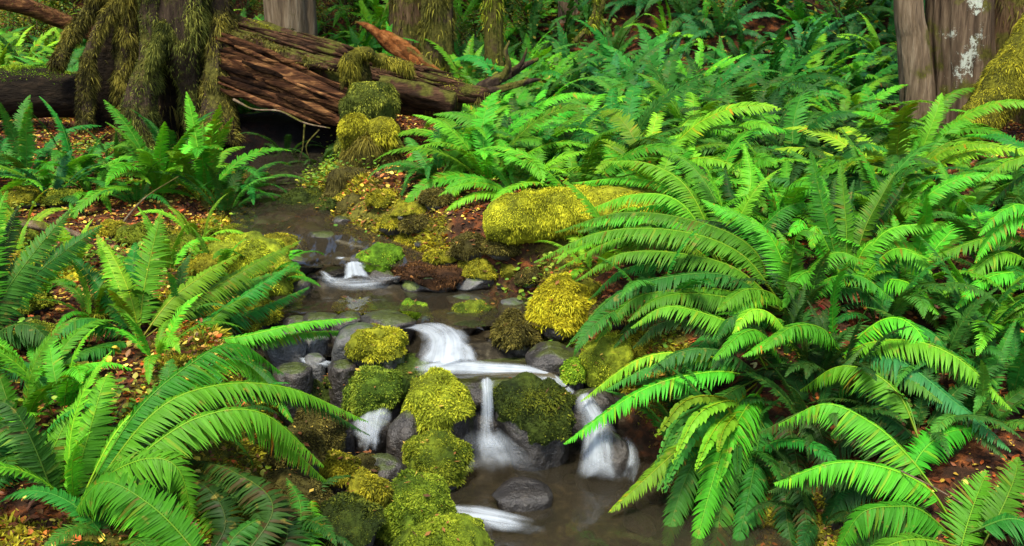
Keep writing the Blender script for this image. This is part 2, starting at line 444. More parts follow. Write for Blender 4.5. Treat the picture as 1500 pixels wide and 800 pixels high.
def cascade(sections, label, seed, bulge=.03, fade0=.12, fade1=.3, cover=1.0, edge=.28, layers=2, ramp_=(1, 1)):
    """sections: pairs of (u, v, Y) across the flow, from top to foot"""
    Lp = catmull([at(*s[0]) for s in sections], 36); Rp = catmull([at(*s[1]) for s in sections], 36)
    ts = np.linspace(0, 1, 22)
    m_ = MB()
    along = np.concatenate([[0], np.cumsum(np.linalg.norm(np.diff((Lp + Rp) / 2, axis=0), axis=1))])
    for k in range(layers):
        X = Lp[:, None] * (1 - ts[None, :, None]) + Rp[:, None] * ts[None, :, None]
        bump = np.sin(np.pi * ts)[None, :] * bulge * (1 - .35 * k)
        nz = .5 + .5 * fbm(np.stack([ts[None, :] * 5 + 0 * along[:, None], along[:, None] * 4 + 0 * ts, np.full((36, 22), seed + k * 3.1)], -1), seed, 3)
        X = X.copy(); X[..., 2] += bump * (.5 + nz); X[..., 1] -= bump * .8 * (.5 + nz)
        u = np.broadcast_to(ts[None, :], (36, 22)); s = np.linspace(0, 1, 36)[:, None] + 0 * u
        wob = .20 * fbm(np.stack([u * 4, s * 4, 0 * u + seed], -1), seed + 5, 4)
        e = sstep(0, edge, np.minimum(u, 1 - u) + wob * .7 - .05) * sstep(0, fade0, s + wob * .3) * sstep(0, fade1, 1 - s + wob)
        i = np.arange(36 * 22).reshape(36, 22)
        q = np.stack([i[:-1, :-1], i[:-1, 1:], i[1:, 1:], i[1:, :-1]], -1).reshape(-1, 4)
        tint = np.stack([u, along[:, None] + 0 * u, np.full_like(u, seed * 1.7 + k * 2.3)], -1).reshape(-1, 3)
        m_.add(X.reshape(-1, 3), [q], tint, 0, (e * cover * (ramp_[0] + (ramp_[1] - ramp_[0]) * s) * (.62 if k == 0 else .36)).reshape(-1))
    o = link('waterfall', m_.mesh('waterfall', M_FOAM))
    tag(o, label, 'waterfall', 'white cascades of the stream')
    return o

# ------------------------------------------------------------------ limbs, logs, roots, trunks
def limb_mb(m_, path, radii, seg=18, rings=28, rough=.12, ridge=3.0, along=.8, seed=0, tint=(1, 1, 1), mat=0, squash=None, caps=True):
    P = catmull(path, rings); r = np.interp(np.linspace(0, 1, rings), np.linspace(0, 1, len(radii)), radii)
    T = np.gradient(P, axis=0); T /= np.linalg.norm(T, axis=1)[:, None]
    ref = np.array([0, 0, 1.0]) if abs(T[:, 2]).mean() < .8 else np.array([0, 1.0, 0])
    S = np.cross(T, ref); S /= np.linalg.norm(S, axis=1)[:, None]
    U = np.cross(S, T)
    th = np.linspace(0, 2 * math.pi, seg, endpoint=False)
    s = np.concatenate([[0], np.cumsum(np.linalg.norm(np.diff(P, axis=0), axis=1))])
    c, d = np.cos(th)[None, :], np.sin(th)[None, :]
    Q = np.stack([c * ridge + 0 * s[:, None], d * ridge + 0 * s[:, None], s[:, None] * along + 0 * c], -1)
    n = fbm(Q, seed, 4) + .35 * fbm(Q * np.array([2.5, 2.5, 3]), seed + 4, 3)
    rr = r[:, None] * (1 + rough * n)
    sq = squash or (1, 1)
    V = P[:, None] + S[:, None] * (rr * c * sq[0])[..., None] + U[:, None] * (rr * d * sq[1])[..., None]
    i = np.arange(rings * seg).reshape(rings, seg); j = np.roll(i, -1, 1)
    q = np.stack([i[:-1], i[1:], j[1:], j[:-1]], -1).reshape(-1, 4)
    V = V.reshape(-1, 3); faces = [q]
    if caps:
        a, b = len(V), len(V) + 1
        V = np.vstack([V, P[0] - T[0] * r[0] * .15, P[-1] + T[-1] * r[-1] * .15])
        faces.append(np.stack([np.full(seg, a), i[0], j[0]], -1)); faces.append(np.stack([np.full(seg, b), j[-1], i[-1]], -1))
    m_.add(V, faces, tint, mat)
    return V, faces

def tri_of(faces):
    out = []
    for f in faces:
        if f.shape[1] == 4: out += [f[:, [0, 1, 2]], f[:, [0, 2, 3]]]
        else: out.append(f)
    return np.concatenate(out)

def tufts(m_, V, faces, n, length, width, cols, up_bias=.4, droop=.3, seed=0, mask=None, clump=14.0, lo=-.4):
    """moss: small bent blades rooted on the surface (V, faces)"""
    rg = np.random.default_rng(seed + 100)
    F = tri_of(faces); A, B, D = V[F[:, 0]], V[F[:, 1]], V[F[:, 2]]
    nr = np.cross(B - A, D - A); ar = np.linalg.norm(nr, axis=1); nr = nr / np.maximum(ar, 1e-12)[:, None]
    cen = (A + B + D) / 3
    w = ar * np.clip(nr[:, 2] + up_bias, 0, 1)
    if mask is not None: w = w * mask(cen, nr)
    if w.sum() <= 0: return
    k = rg.choice(len(F), n, p=w / w.sum())
    a, b = rg.random(n), rg.random(n); sw = a + b > 1; a[sw] = 1 - a[sw]; b[sw] = 1 - b[sw]
    P = A[k] + (B[k] - A[k]) * a[:, None] + (D[k] - A[k]) * b[:, None]; nn = nr[k]
    cl = fbm(P * clump, seed, 3)                      # clumps stand out of the cushion
    keep = cl > lo; P, nn, cl = P[keep], nn[keep], cl[keep]; n = len(P)
    rnd = rg.normal(0, .55, (n, 3))
    d = nn + rnd + np.array([0, 0, -droop]); d /= np.linalg.norm(d, axis=1)[:, None]
    L = length * rg.uniform(.5, 1.3, n) * (1 + .6 * np.clip(cl, -.5, 1)) * np.clip(1 + 1.3 * fbm(P * 7, seed + 31, 2), .35, 2)
    sd = np.cross(d, rg.normal(0, 1, (n, 3))); sd /= np.maximum(np.linalg.norm(sd, axis=1), 1e-9)[:, None]
    W = width * rg.uniform(.6, 1.4, n)
    base = P - nn * length * .2
    midp = base + d * (L * .55)[:, None]
    tip = base + d * L[:, None] + np.array([0, 0, -1.0]) * (L * droop * .6)[:, None]
    Vn = np.stack([base - sd * W[:, None] * .5, base + sd * W[:, None] * .5, midp + sd * W[:, None] * .5, tip, midp - sd * W[:, None] * .5], 1).reshape(-1, 3)
    i = np.arange(n)[:, None] * 5
    c0, c1, c2 = (np.array(c) for c in cols)
    t = np.clip(.40 + .85 * cl + rg.normal(0, .26, n), 0, 1)[:, None]
    col = np.where(t < .5, c0 + (c1 - c0) * t * 2, c1 + (c2 - c1) * (t * 2 - 1))
    m_.add(Vn, [np.hstack([i, i + 1, i + 2, i + 4]), np.hstack([i + 4, i + 2, i + 3])], np.repeat(col, 5, 0))

GOLDC = [(.05, .055, .005), (.24, .23, .014), (.48, .43, .03)]
GREENC = [(.035, .055, .005), (.15, .19, .012), (.34, .36, .03)]
DARKC = [(.012, .02, .004), (.045, .065, .008), (.14, .16, .015)]
OLIVEC = [(.025, .022, .006), (.085, .075, .016), (.20, .17, .035)]
BRIGHTC = [(.045, .10, .006), (.15, .29, .015), (.33, .45, .03)]

# ------------------------------------------------------------------ stones
def ico(sub):
    bm = bmesh.new(); bmesh.ops.create_icosphere(bm, subdivisions=sub, radius=1)
    V = np.array([v.co[:] for v in bm.verts]); F = np.array([[v.index for v in f.verts] for f in bm.faces]); bm.free()
    return V, F
ICO = {s: ico(s) for s in (2, 3, 4, 5)}

def stone_shape(sub, seed, angular=.5, lump=.18, puff=0.0):
    V, F = ICO[sub]; V = V.copy(); rg = np.random.default_rng(seed + 7)
    for _ in range(9):
        n = rg.normal(0, 1, 3); n /= np.linalg.norm(n); d = rg.uniform(.62, .95)
        ex = np.clip(V @ n - d, 0, None); V -= n * (ex * angular)[:, None]
    r = 1 + lump * fbm(V * 1.5 + seed * 1.3, seed, 3) + .06 * fbm(V * 4.5 + seed, seed + 3, 4) + .018 * fbm(V * 15 + seed, seed + 5, 3)
    r = r + puff * (.35 - np.abs(fbm(V * 2.8 + seed * .7, seed + 8, 2)) * 1.6)
    return V * r[:, None], F

def stone(u, v, Y, rx, ry, label, cols=None, n=2600, seed=0, matl=None, tuft=.016, depth=1.0, up=.45, sub=4, name=None, lump=.34, droop=.35, angular=.45, part_bare=False, wid=.0042):
    """stone whose visible body spans rx, ry photo pixels about (u, v); its foot goes down into the bed"""
    c = at(u, v, Y); s = px(Y, c[2]); a, h = rx * s, ry * s
    V, F = stone_shape(sub, seed, angular, lump, .13 if cols is not None else 0)
    V = V * np.array([a, a * depth, h])
    foot = float(ground(c[0], c[1])) - .05
    low = V[:, 2] < 0
    if c[2] - h > foot:
        V[low, 2] *= (c[2] - foot) / h
    top = np.array([c[0], c[1], c[2]])
    W = V + top
    if cols is None:
        m_ = MB(); m_.add(V, [F])
        o = link(name or 'stone', m_.mesh('stone', matl or M_WETROCK), None, tuple(top))
        return tag(o, label, 'stone', 'stones of the stream')
    root = empty(name or 'mossy_boulder', tuple(top)); tag(root, label, 'boulder' if not name else 'moss', 'mossy boulders along the stream' if not name else label)
    m_ = MB(); m_.add(W, [F]); place_child('stone', m_, matl or M_MOSSROCK, root)
    m2 = MB()
    # cushion shell just above the stone where the moss grows
    nrm = V / np.array([a, a * depth, h]) ** 2; nrm /= np.linalg.norm(nrm, axis=1)[:, None]
    nz_ = nrm[:, 2] + 1.0 * fbm(W * 7, seed + 9, 4) - .9 * sstep(.35, 1.0, -V[:, 2] / np.maximum(h, 1e-6))
    th = .018 * (1 + 1.3 * fbm(W * 26, seed, 3) + .6 * fbm(W * 9, seed + 1, 2)) * sstep(-up - .1, -up + .35, nz_) - .006 * (nz_ < -up - .05)
    S = W + nrm * th[:, None]
    ff = F[(nz_[F] > -up - .08).all(1)]
    cl = np.clip(.30 + .9 * fbm(S * 16, seed, 3), 0, 1)[:, None]
    c0, c1 = np.array(cols[0]), np.array(cols[1])
    m2.add(S, [ff], c0 + (c1 - c0) * cl, 1)
    tufts(m2, S, [ff], int(n * 1.8), tuft * .62, wid, cols, up + .1, droop, seed)
    rg = np.random.default_rng(seed + 55)               # needles and bits of leaf caught in the moss
    pts_ = S[np.unique(ff)]; pts_ = pts_[pts_[:, 2] > c[2] + .15 * h]
    nl = int(np.clip(len(pts_) / 22, 2, 16))
    if len(pts_):
        p_ = pts_[rg.integers(len(pts_), size=nl)] + np.array([0, -.004, .012]); az_ = rg.uniform(0, 6.28, nl)
        e_ = np.stack([np.cos(az_), np.sin(az_), rg.normal(0, .3, nl)], 1) * rg.uniform(.006, .016, nl)[:, None]
        s_ = np.cross(e_, [0, -.3, 1.0]) * rg.choice([.12, .5], nl)[:, None]
        k_ = np.arange(nl)[:, None] * 4
        m2.add(np.stack([p_ - e_, p_ + s_, p_ + e_, p_ - s_], 1).reshape(-1, 3), [np.hstack([k_, k_ + 1, k_ + 2, k_ + 3])], np.repeat(np.array([(.16, .06, .02), (.08, .04, .02), (.40, .28, .05), (.22, .10, .03)])[rg.integers(4, size=nl)], 4, 0))
    place_child('moss', m2, [M_MOSS, M_MOSSBASE], root)
    return root

# ------------------------------------------------------------------ fern fronds
def frond_mb(m_, P, up, length, half, pairs, seed, detail=True, droop=.25, rach=.004, yellow=.0, start=.10, lean=.45, fold=.16, brown=0.0):
    """one sword-fern frond along the curve P (n x 3); up: rough direction of the upper side"""
    rg = np.random.default_rng(seed + 3)
    n = len(P)
    s = np.concatenate([[0], np.cumsum(np.linalg.norm(np.diff(P, axis=0), axis=1))]); s /= s[-1]
    T = np.gradient(P, axis=0); T /= np.linalg.norm(T, axis=1)[:, None]
    U = up - T * (T @ up)[:, None] if up.ndim == 1 else up - T * (T * up).sum(1)[:, None]
    U /= np.maximum(np.linalg.norm(U, axis=1), 1e-9)[:, None]
    S = np.cross(T, U)
    # rachis: three-sided tapering stalk
    r = rach * (1 - .8 * s)
    ring = np.stack([P + U * r[:, None], P - U * (r * .6)[:, None] + S * r[:, None], P - U * (r * .6)[:, None] - S * r[:, None]], 1)
    i = np.arange(n * 3).reshape(n, 3); j = np.roll(i, -1, 1)
    q = np.stack([i[:-1], j[:-1], j[1:], i[1:]], -1).reshape(-1, 4)
    ct = np.array([1.7, 1.0, .8]); cb = np.array([1.5, .62, .6])
    m_.add(ring.reshape(-1, 3), [q], np.repeat(cb + (ct - cb) * np.clip(s * 2.5, 0, 1)[:, None], 3, 0), 1)
    t = start + (1 - start) * (np.arange(pairs) + .5) / pairs
    t = np.repeat(t, 2); side = np.tile([1., -1.], pairs); m = len(t)
    t = np.clip(t + np.where(side > 0, .3, -.2) * (1 - start) / pairs, 0, .999)
    lp = np.interp(t, [0, start, start + .10, .32, .5, .7, .85, .95, 1], [.5, .55, .82, 1, .97, .78, .50, .24, .08])
    L = half * lp * rg.uniform(.86, 1.1, m)
    L *= np.where(rg.random(m) < .035, rg.uniform(.15, .7, m), 1) * (1 + .10 * np.sin(t * 9 + rg.uniform(0, 6)))
    def ev(A): return np.stack([np.interp(t, s, A[:, k]) for k in range(3)], 1)
    p, tt, uu, ss = ev(P), ev(T), ev(U), ev(S)
    ang = lean * (.55 + .9 * t) + rg.normal(0, .09, m)
    d = ss * (side * np.cos(ang))[:, None] + tt * np.sin(ang)[:, None] + uu * (fold + rg.normal(0, .07, m))[:, None]
    d /= np.linalg.norm(d, axis=1)[:, None]
    w = length * (1 - start) / pairs * 1.28 * np.interp(t, [0, .75, 1], [1, .9, .6])      # width of a pinna
    wd = np.cross(uu, d) * side[:, None]; wd /= np.linalg.norm(wd, axis=1)[:, None]
    wd = wd + uu * rg.normal(.12, .14, m)[:, None]
    dn = -uu * droop
    g = np.array([0, 0, -.35 * droop])
    def pt(f, lat, lift=0.0):
        return p + d * (L * f)[:, None] + (dn + g) * (L * f * f)[:, None] + wd * (w * lat)[:, None] + tt * (L * .10 * f * f)[:, None] + uu * (w * lift)[:, None]
    base = np.array([1., 1., 1.])
    tone = rg.uniform(.82, 1.18, m)[:, None] * base
    tone = tone * (1 + np.array([.9, .35, .2]) * (np.clip(t - .8, 0, 1) * 1.5)[:, None])
    yl = (rg.random(m) < yellow)[:, None]; tone = np.where(yl, tone * np.array([2.3, 1.1, .9]) * rg.uniform(.75, 1.1, m)[:, None], tone)
    br = (rg.random(m) < brown)[:, None]; tone = np.where(br, np.array([2.2, .55, .8]) * tone, tone)
    if detail:
        rows = [pt(.0, -.22), pt(.0, .22), pt(.22, -.5), pt(.22, 0, -.16), pt(.22, .5), pt(.62, -.40), pt(.62, 0, -.12), pt(.62, .40), pt(1.0, .06)]
        V = np.stack(rows, 1).reshape(-1, 3); k = np.arange(m)[:, None] * 9
        qd = np.concatenate([np.hstack([k + 2, k + 3, k + 6, k + 5]), np.hstack([k + 3, k + 4, k + 7, k + 6])])
        tr = np.concatenate([np.hstack([k, k + 3, k + 2]), np.hstack([k + 1, k + 4, k + 3]), np.hstack([k, k + 1, k + 3]),
                             np.hstack([k + 5, k + 6, k + 8]), np.hstack([k + 6, k + 7, k + 8])])
        cc = np.repeat(tone, 9, 0); tipm = np.tile([.9, .9, 1, .9, 1, 1, .95, 1, 1.25], m)[:, None]
        m_.add(V, [qd, tr], cc * tipm, 0)
    else:
        V = np.stack([pt(0, -.25), pt(0, .25), pt(.5, .5), pt(1, .05), pt(.5, -.5)], 1).reshape(-1, 3); k = np.arange(m)[:, None] * 5
        m_.add(V, [np.hstack([k, k + 1, k + 2, k + 4]), np.hstack([k + 4, k + 2, k + 3])], np.repeat(tone, 5, 0), 0)

def arch(e0, e1, power, n=26, sway=0.0):
    """unit-length arching curve from the origin out along +X"""
    s = np.linspace(0, 1, n); e = np.radians(e0 + (e1 - e0) * s ** power); az = np.radians(sway * s ** 1.5)
    d = np.stack([np.cos(e) * np.cos(az), np.cos(e) * np.sin(az), np.sin(e)], 1) / (n - 1)
    P = np.concatenate([[np.zeros(3)], np.cumsum((d[1:] + d[:-1]) / 2, axis=0)])
    return P

FROND = {'up': [], 'mid': [], 'flat': []}
FROND_LOW = {'up': [], 'mid': [], 'flat': []}
for kind, (ea, eb), (fa, fb) in (('up', (76, 86), (10, 45)), ('mid', (58, 74), (-45, -5)), ('flat', (34, 56), (-70, -30))):
    for k in range(7):
        P = arch(rng.uniform(ea, eb), rng.uniform(fa, fb), rng.uniform(1.1, 1.8), 26, rng.uniform(-26, 26))
        outw = np.array([-.55, rng.uniform(-.25, .25), 1.0])
        for low, store in ((False, FROND), (True, FROND_LOW)):
            m_ = MB()
            frond_mb(m_, P, outw / np.linalg.norm(outw), 1.0, rng.uniform(.085, .115), 58 if not low else 34, 900 + k * 7 + len(kind), not low,
                     droop=rng.uniform(.2, .5), rach=.0048, yellow=.02, brown=.01)
            store[kind].append((m_, m_.mesh('frond', [M_FERN, M_STALK])))

TONES = {'bright': (.072, .290, .012), 'yellow': (.14, .32, .013), 'deep': (.030, .150, .015), 'blue': (.020, .125, .026), 'shade': (.024, .088, .012)}  # deep, blue and shade put shade into the frond colour

def jitter(c, s=.12):
    f = 1 + rng.normal(0, s); g = rng.normal(0, s * .6)
    return (max(.003, c[0] * f * (1 + g)), c[1] * f, max(.003, c[2] * f * (1 - g)), 1)

def fern(loc, size, n, label, group, tone='bright', low=False, leanx=0.0, leany=0.0, az0=None, spread=math.pi, name='sword_fern', dead=0, kinds=('up', 'mid', 'mid', 'flat')):
    root = empty(name, loc); root.rotation_euler = (leanx, leany, 0)
    tag(root, label, 'fern', group)
    store = FROND_LOW if low else FROND
    ga = rng.uniform(0, 6.28)
    for k in range(n):
        kind = kinds[k % len(kinds)]
        me = store[kind][rng.integers(len(store[kind]))][1]
        o = link('frond', me, root)
        az = ga + k * 2.399 + rng.normal(0, .2) if az0 is None else az0 + rng.uniform(-spread, spread)
        sc = size * rng.uniform(.72, 1.12) * {'up': .92, 'mid': 1.0, 'flat': .95}[kind]
        o.location = (.03 * math.cos(az), .03 * math.sin(az), 0)
        o.rotation_euler = (rng.normal(0, .12), rng.normal(0, .10), az); o.scale = (sc, sc * rng.uniform(.85, 1.15), sc)
        o.color = jitter(TONES[tone])
    for k in range(dead):
        o = link('dead_frond', store['flat'][rng.integers(7)][1], root)
        az = rng.uniform(0, 6.28); o.rotation_euler = (rng.normal(0, .2), .25, az); o.scale = (size * .8,) * 3; o.color = (.075, .032, .012, 1)
    return root

# merged small ferns for the far slope
FAR_FERN = []
for k in range(8):
    m_ = MB(); ga = rng.uniform(0, 6.28)
    for j in range(13):
        kind = ('mid', 'flat', 'mid', 'flat', 'up')[j % 5]
        src = FROND_LOW[kind][rng.integers(7)][0]
        az = ga + j * 2.399; sc = rng.uniform(.75, 1.1)
        rot = np.array(Euler((rng.normal(0, .12), rng.normal(0, .1), az)).to_matrix())
        tn = rng.uniform(.75, 1.25)
        off = m_.n
        V = np.concatenate(src.V) @ rot.T * sc; Tn = np.concatenate(src.T)[:, :3] * tn
        m_.V.append(V); t4 = np.ones((len(V), 4)); t4[:, :3] = Tn; m_.T.append(t4); m_.n += len(V)
        for f, mm in zip(src.F, src.M): m_.F.append(f + off); m_.M.append(mm)
    FAR_FERN.append(m_.mesh('sword_fern', [M_FERN, M_STALK]))

def on(u, v):
    """ground point seen at a photo pixel"""
    Y = np.arange(2.2, 24, .03); P = np.array([at(u, v, y) for y in Y])
    g = ground(P[:, 0], P[:, 1]); k = np.argmax(P[:, 2] <= g)
    return (P[k, 0], P[k, 1], float(g[k]))

def hero_fern(crown, label, group, fronds, tone='bright', extra=0, extra_size=.7, kinds=('up', 'mid', 'flat'), base_spread=.35, dead=0, layers=1):
    """fronds: dicts / tuples (points [(u, v)...], Y at base, Y at tip, half width px, options)"""
    Yh = on(crown[0], crown[1])[1]; K = float(np.clip(Yh / crown[2], .8, 1.25))      # stand it where the ground really is
    c = at(crown[0], crown[1], crown[2] * K); c[2] = min(c[2], float(ground(c[0], c[1])) + .06)

    root = empty('sword_fern', tuple(c)); tag(root, label, 'fern', group)
    under = []
    for q, fr in enumerate(fronds):                     # an older frond beneath most visible ones, often toned dark as painted shade
        op = dict(fr[4]) if len(fr) > 4 else {}
        for rpt in range(0 if op.get('solo') else layers):
            m = len(fr[0]); dx, dy = rng.normal(0, 26), rng.uniform(8, 44)
            pts = [(u + dx * (i / (m - 1)) + (rng.normal(0, 6) if i else 0), v + dy * (i / (m - 1))) for i, (u, v) in enumerate(fr[0])]
            f_ = rng.uniform(1.0, 1.03)
            o2 = dict(op); o2['tone'] = ('deep', 'shade', 'bright')[rng.integers(3)]; o2['brown'] = rng.uniform(0, .12); o2['yellow'] = rng.uniform(0, .1)
            under.append((pts, fr[1], fr[2] * f_, fr[3] * rng.uniform(.75, 1.0), o2))
    for q, fr in enumerate(list(fronds) + under):
        pts, yb, yt, hw = fr[:4]; op = fr[4] if len(fr) > 4 else {}
        k = len(pts); W = []
        for i, (u, v) in enumerate(pts):
            f = i / (k - 1); W.append(at(u, v, K * (yb + (yt - yb) * f ** op.get('yp', 1.0))))
        P = catmull(W, 34)
        ln = np.linalg.norm(np.diff(P, axis=0), axis=1).sum()
        up = np.array(op.get('up', (0, -.25, 1.0))); up = up / np.linalg.norm(up)
        m_ = MB(); half = hw * .80 * px(yb, .5)
        frond_mb(m_, P, up, ln, half, op.get('n', int(np.clip(ln / .0098, 26, 110))), 3000 + q * 31 + int(crown[0]), True,
                 op.get('droop', .55), .0042, op.get('yellow', .015), op.get('start', .12), op.get('lean', .42), op.get('fold', .12), op.get('brown', .01))
        o = place_child('frond', m_, [M_FERN, M_STALK], root)
        o.color = jitter(TONES[op.get('tone', tone)], .08)
    for k in range(extra):
        kind = kinds[k % len(kinds)]
        o = link('frond', FROND[kind][rng.integers(7)][1], root)
        az = rng.uniform(0, 6.28); sc = extra_size * rng.uniform(.75, 1.15)
        o.rotation_euler = (rng.normal(0, .15), rng.normal(0, .12), az); o.scale = (sc, sc, sc); o.color = jitter(TONES[tone])
    for k in range(dead):
        o = link('dead_frond', FROND['flat'][rng.integers(7)][1], root)
        az = rng.uniform(3.4, 6.0); o.rotation_euler = (rng.normal(0, .2), .35, az); o.scale = (.7,) * 3; o.color = (.075, .032, .012, 1)
    return root

# ================================================================== THE PLACE
# ------------------------------------------------------------------ stones and boulders
B = [
 # u, v, Y, rx, ry, label, colours, blades
 (645, 598, 3.74, 55, 52, 'large golden green mossy boulder in midstream beside the narrow fall', [(0.07, 0.088, 0.0072), (0.238, 0.288, 0.0192), (0.504, 0.528, 0.036)], 9000, .026),
 (782, 606, 3.72, 57, 52, 'big dark boulder with thin dark moss between the two falls', DARKC, 5200, .016),
 (553, 514, 4.02, 48, 30, 'round golden cushion of moss on a grey stone above the ledge', [(0.084, 0.096, 0.0072), (0.308, 0.32, 0.0192), (0.56, 0.544, 0.036)], 6500, .024),
 (548, 576, 3.86, 41, 38, 'dark green mossy boulder under the round golden cushion', [(0.028, 0.056, 0.006), (0.098, 0.16, 0.0144), (0.252, 0.32, 0.03)], 5200, .018),
 (600, 556, 4.00, 58, 26, 'low flat olive mossy stone wedged behind the big golden boulder', [(0.028, 0.048, 0.006), (0.084, 0.12, 0.0144), (0.21, 0.24, 0.03)], 4200, .016),
 (636, 678, 3.48, 44, 37, 'mossy boulder standing below the large golden one at the pool edge', GREENC, 6200, .020),
 (600, 752, 3.16, 60, 50, 'smooth wide green mossy boulder beside the lowest rush of water', [(.03, .055, .005), (.125, .19, .012), (.30, .37, .03)], 9500, .018),
 (648, 806, 2.95, 66, 38, 'bright green mossy boulder cut by the bottom edge of the picture', [(.04, .065, .005), (.16, .22, .013), (.36, .42, .03)], 9000, .018),
 (537, 738, 3.16, 32, 38, 'small golden knob of moss leaning on the wide green boulder', GOLDC, 4200, .022),
 (470, 634, 3.55, 37, 36, 'olive mossy boulder under the tips of the arching fronds', OLIVEC, 4200, .018),
 (494, 694, 3.36, 28, 22, 'little golden moss cushion above the dark wet gap', GOLDC, 3000, .02),
 (536, 694, 3.38, 28, 16, 'low olive mossy stone next to the little golden cushion', OLIVEC, 2200, .015),
 (352, 468, 4.36, 51, 26, 'long golden moss cushion on the bank edge beside the upper pool', [(0.098, 0.104, 0.0072), (0.336, 0.336, 0.0192), (0.6, 0.592, 0.036)], 6500, .022),
 (558, 382, 5.02, 31, 22, 'bright green moss capped stone beside the small upper fall', BRIGHTC, 3200, .016),
 (607, 461, 4.52, 20, 16, 'small bright green mossy stone in the upper pool', BRIGHTC, 2000, .014),
 (518, 454, 4.60, 24, 9, 'flat mossy stone barely above the upper pool', GREENC, 1400, .012),
 (694, 462, 4.46, 32, 16, 'flat green mossy stone at the far edge of the upper pool', GREENC, 2200, .014),
 (750, 492, 4.18, 29, 30, 'olive gold mossy stone standing beside the silky chute', OLIVEC, 3600, .02),
 (822, 458, 4.28, 43, 44, 'brilliant yellow gold mossy hummock under the arching ferns', [(0.14, 0.128, 0.0072), (0.476, 0.432, 0.0192), (0.6, 0.6, 0.036)], 7500, .026),
 (888, 535, 3.92, 36, 42, 'tall yellow green mossy stone at the foot of the fern bank', [(0.07, 0.096, 0.0072), (0.266, 0.32, 0.0192), (0.504, 0.528, 0.036)], 5200, .022),
 (840, 548, 3.90, 16, 16, 'tiny bright green mossy stone just above the wide fall', BRIGHTC, 1600, .014),
 (372, 402, 4.86, 76, 52, 'broad golden green mossy mound overgrown by a low fern', [(0.07, 0.096, 0.0072), (0.28, 0.336, 0.0192), (0.532, 0.576, 0.036)], 9500, .022),
 (408, 362, 5.20, 30, 16, 'yellow green mossy hump at the head of the broad mound', GOLDC, 2600, .018),
 (72, 408, 4.62, 27, 32, 'golden mossy stub poking from the leaf litter', [(0.112, 0.112, 0.0072), (0.392, 0.368, 0.0192), (0.6, 0.592, 0.036)], 4200, .024),
 (122, 424, 4.62, 26, 30, 'second golden mossy stub behind the upright fern', [(0.126, 0.12, 0.0072), (0.448, 0.4, 0.0192), (0.6, 0.6, 0.036)], 4200, .024),
 (600, 362, 5.25, 24, 15, 'small golden mossy stone at the foot of the mossy branch', GOLDC, 2200, .016),
 (516, 316, 5.75, 24, 26, 'dark olive mossy stone at the mouth of the dark hollow', OLIVEC, 2600, .018),
 (446, 306, 6.0, 40, 22, 'dull mossy rock deep in the hollow under the fallen log', DARKC, 2400, .014),
 (700, 402, 4.88, 30, 22, 'yellow mossy lump on the leafy ledge over the upper pool', GOLDC, 2600, .018),
 (760, 395, 4.92, 34, 24, 'yellow green mossy lump under the golden mossy log', GOLDC, 2800, .018),
 (634, 401, 4.92, 60, 11, 'dark ledge strewn with red brown dead leaves beside the upper pool', [(.02,.010,.005),(.07,.032,.012),(.17,.085,.028)], 2600, .03),
 (505, 560, 3.95, 24, 16, 'small dark mossy stone beside the grey slabs', DARKC, 1500, .012),
 (455, 580, 3.95, 40, 22, 'dark mossy stone under the upper frond tips', DARKC, 2000, .012),
 (435, 665, 3.30, 40, 32, 'olive mossy lump beneath the lower frond tip', OLIVEC, 3600, .018),
 (430, 735, 3.05, 45, 36, 'brown green mossy lump among the low ferns', OLIVEC, 3600, .018),
 (510, 775, 2.98, 45, 40, 'shaded mossy stone in front of the golden knob', DARKC, 3600, .016),
]
for i, (u, v, Y, rx, ry, lab, cols, n, tl) in enumerate(B):
    stone(u, v, Y, rx * .97, ry * .98, lab, cols, n, 40 + i, None, tl, up=.55 if cols is not DARKC else .3)
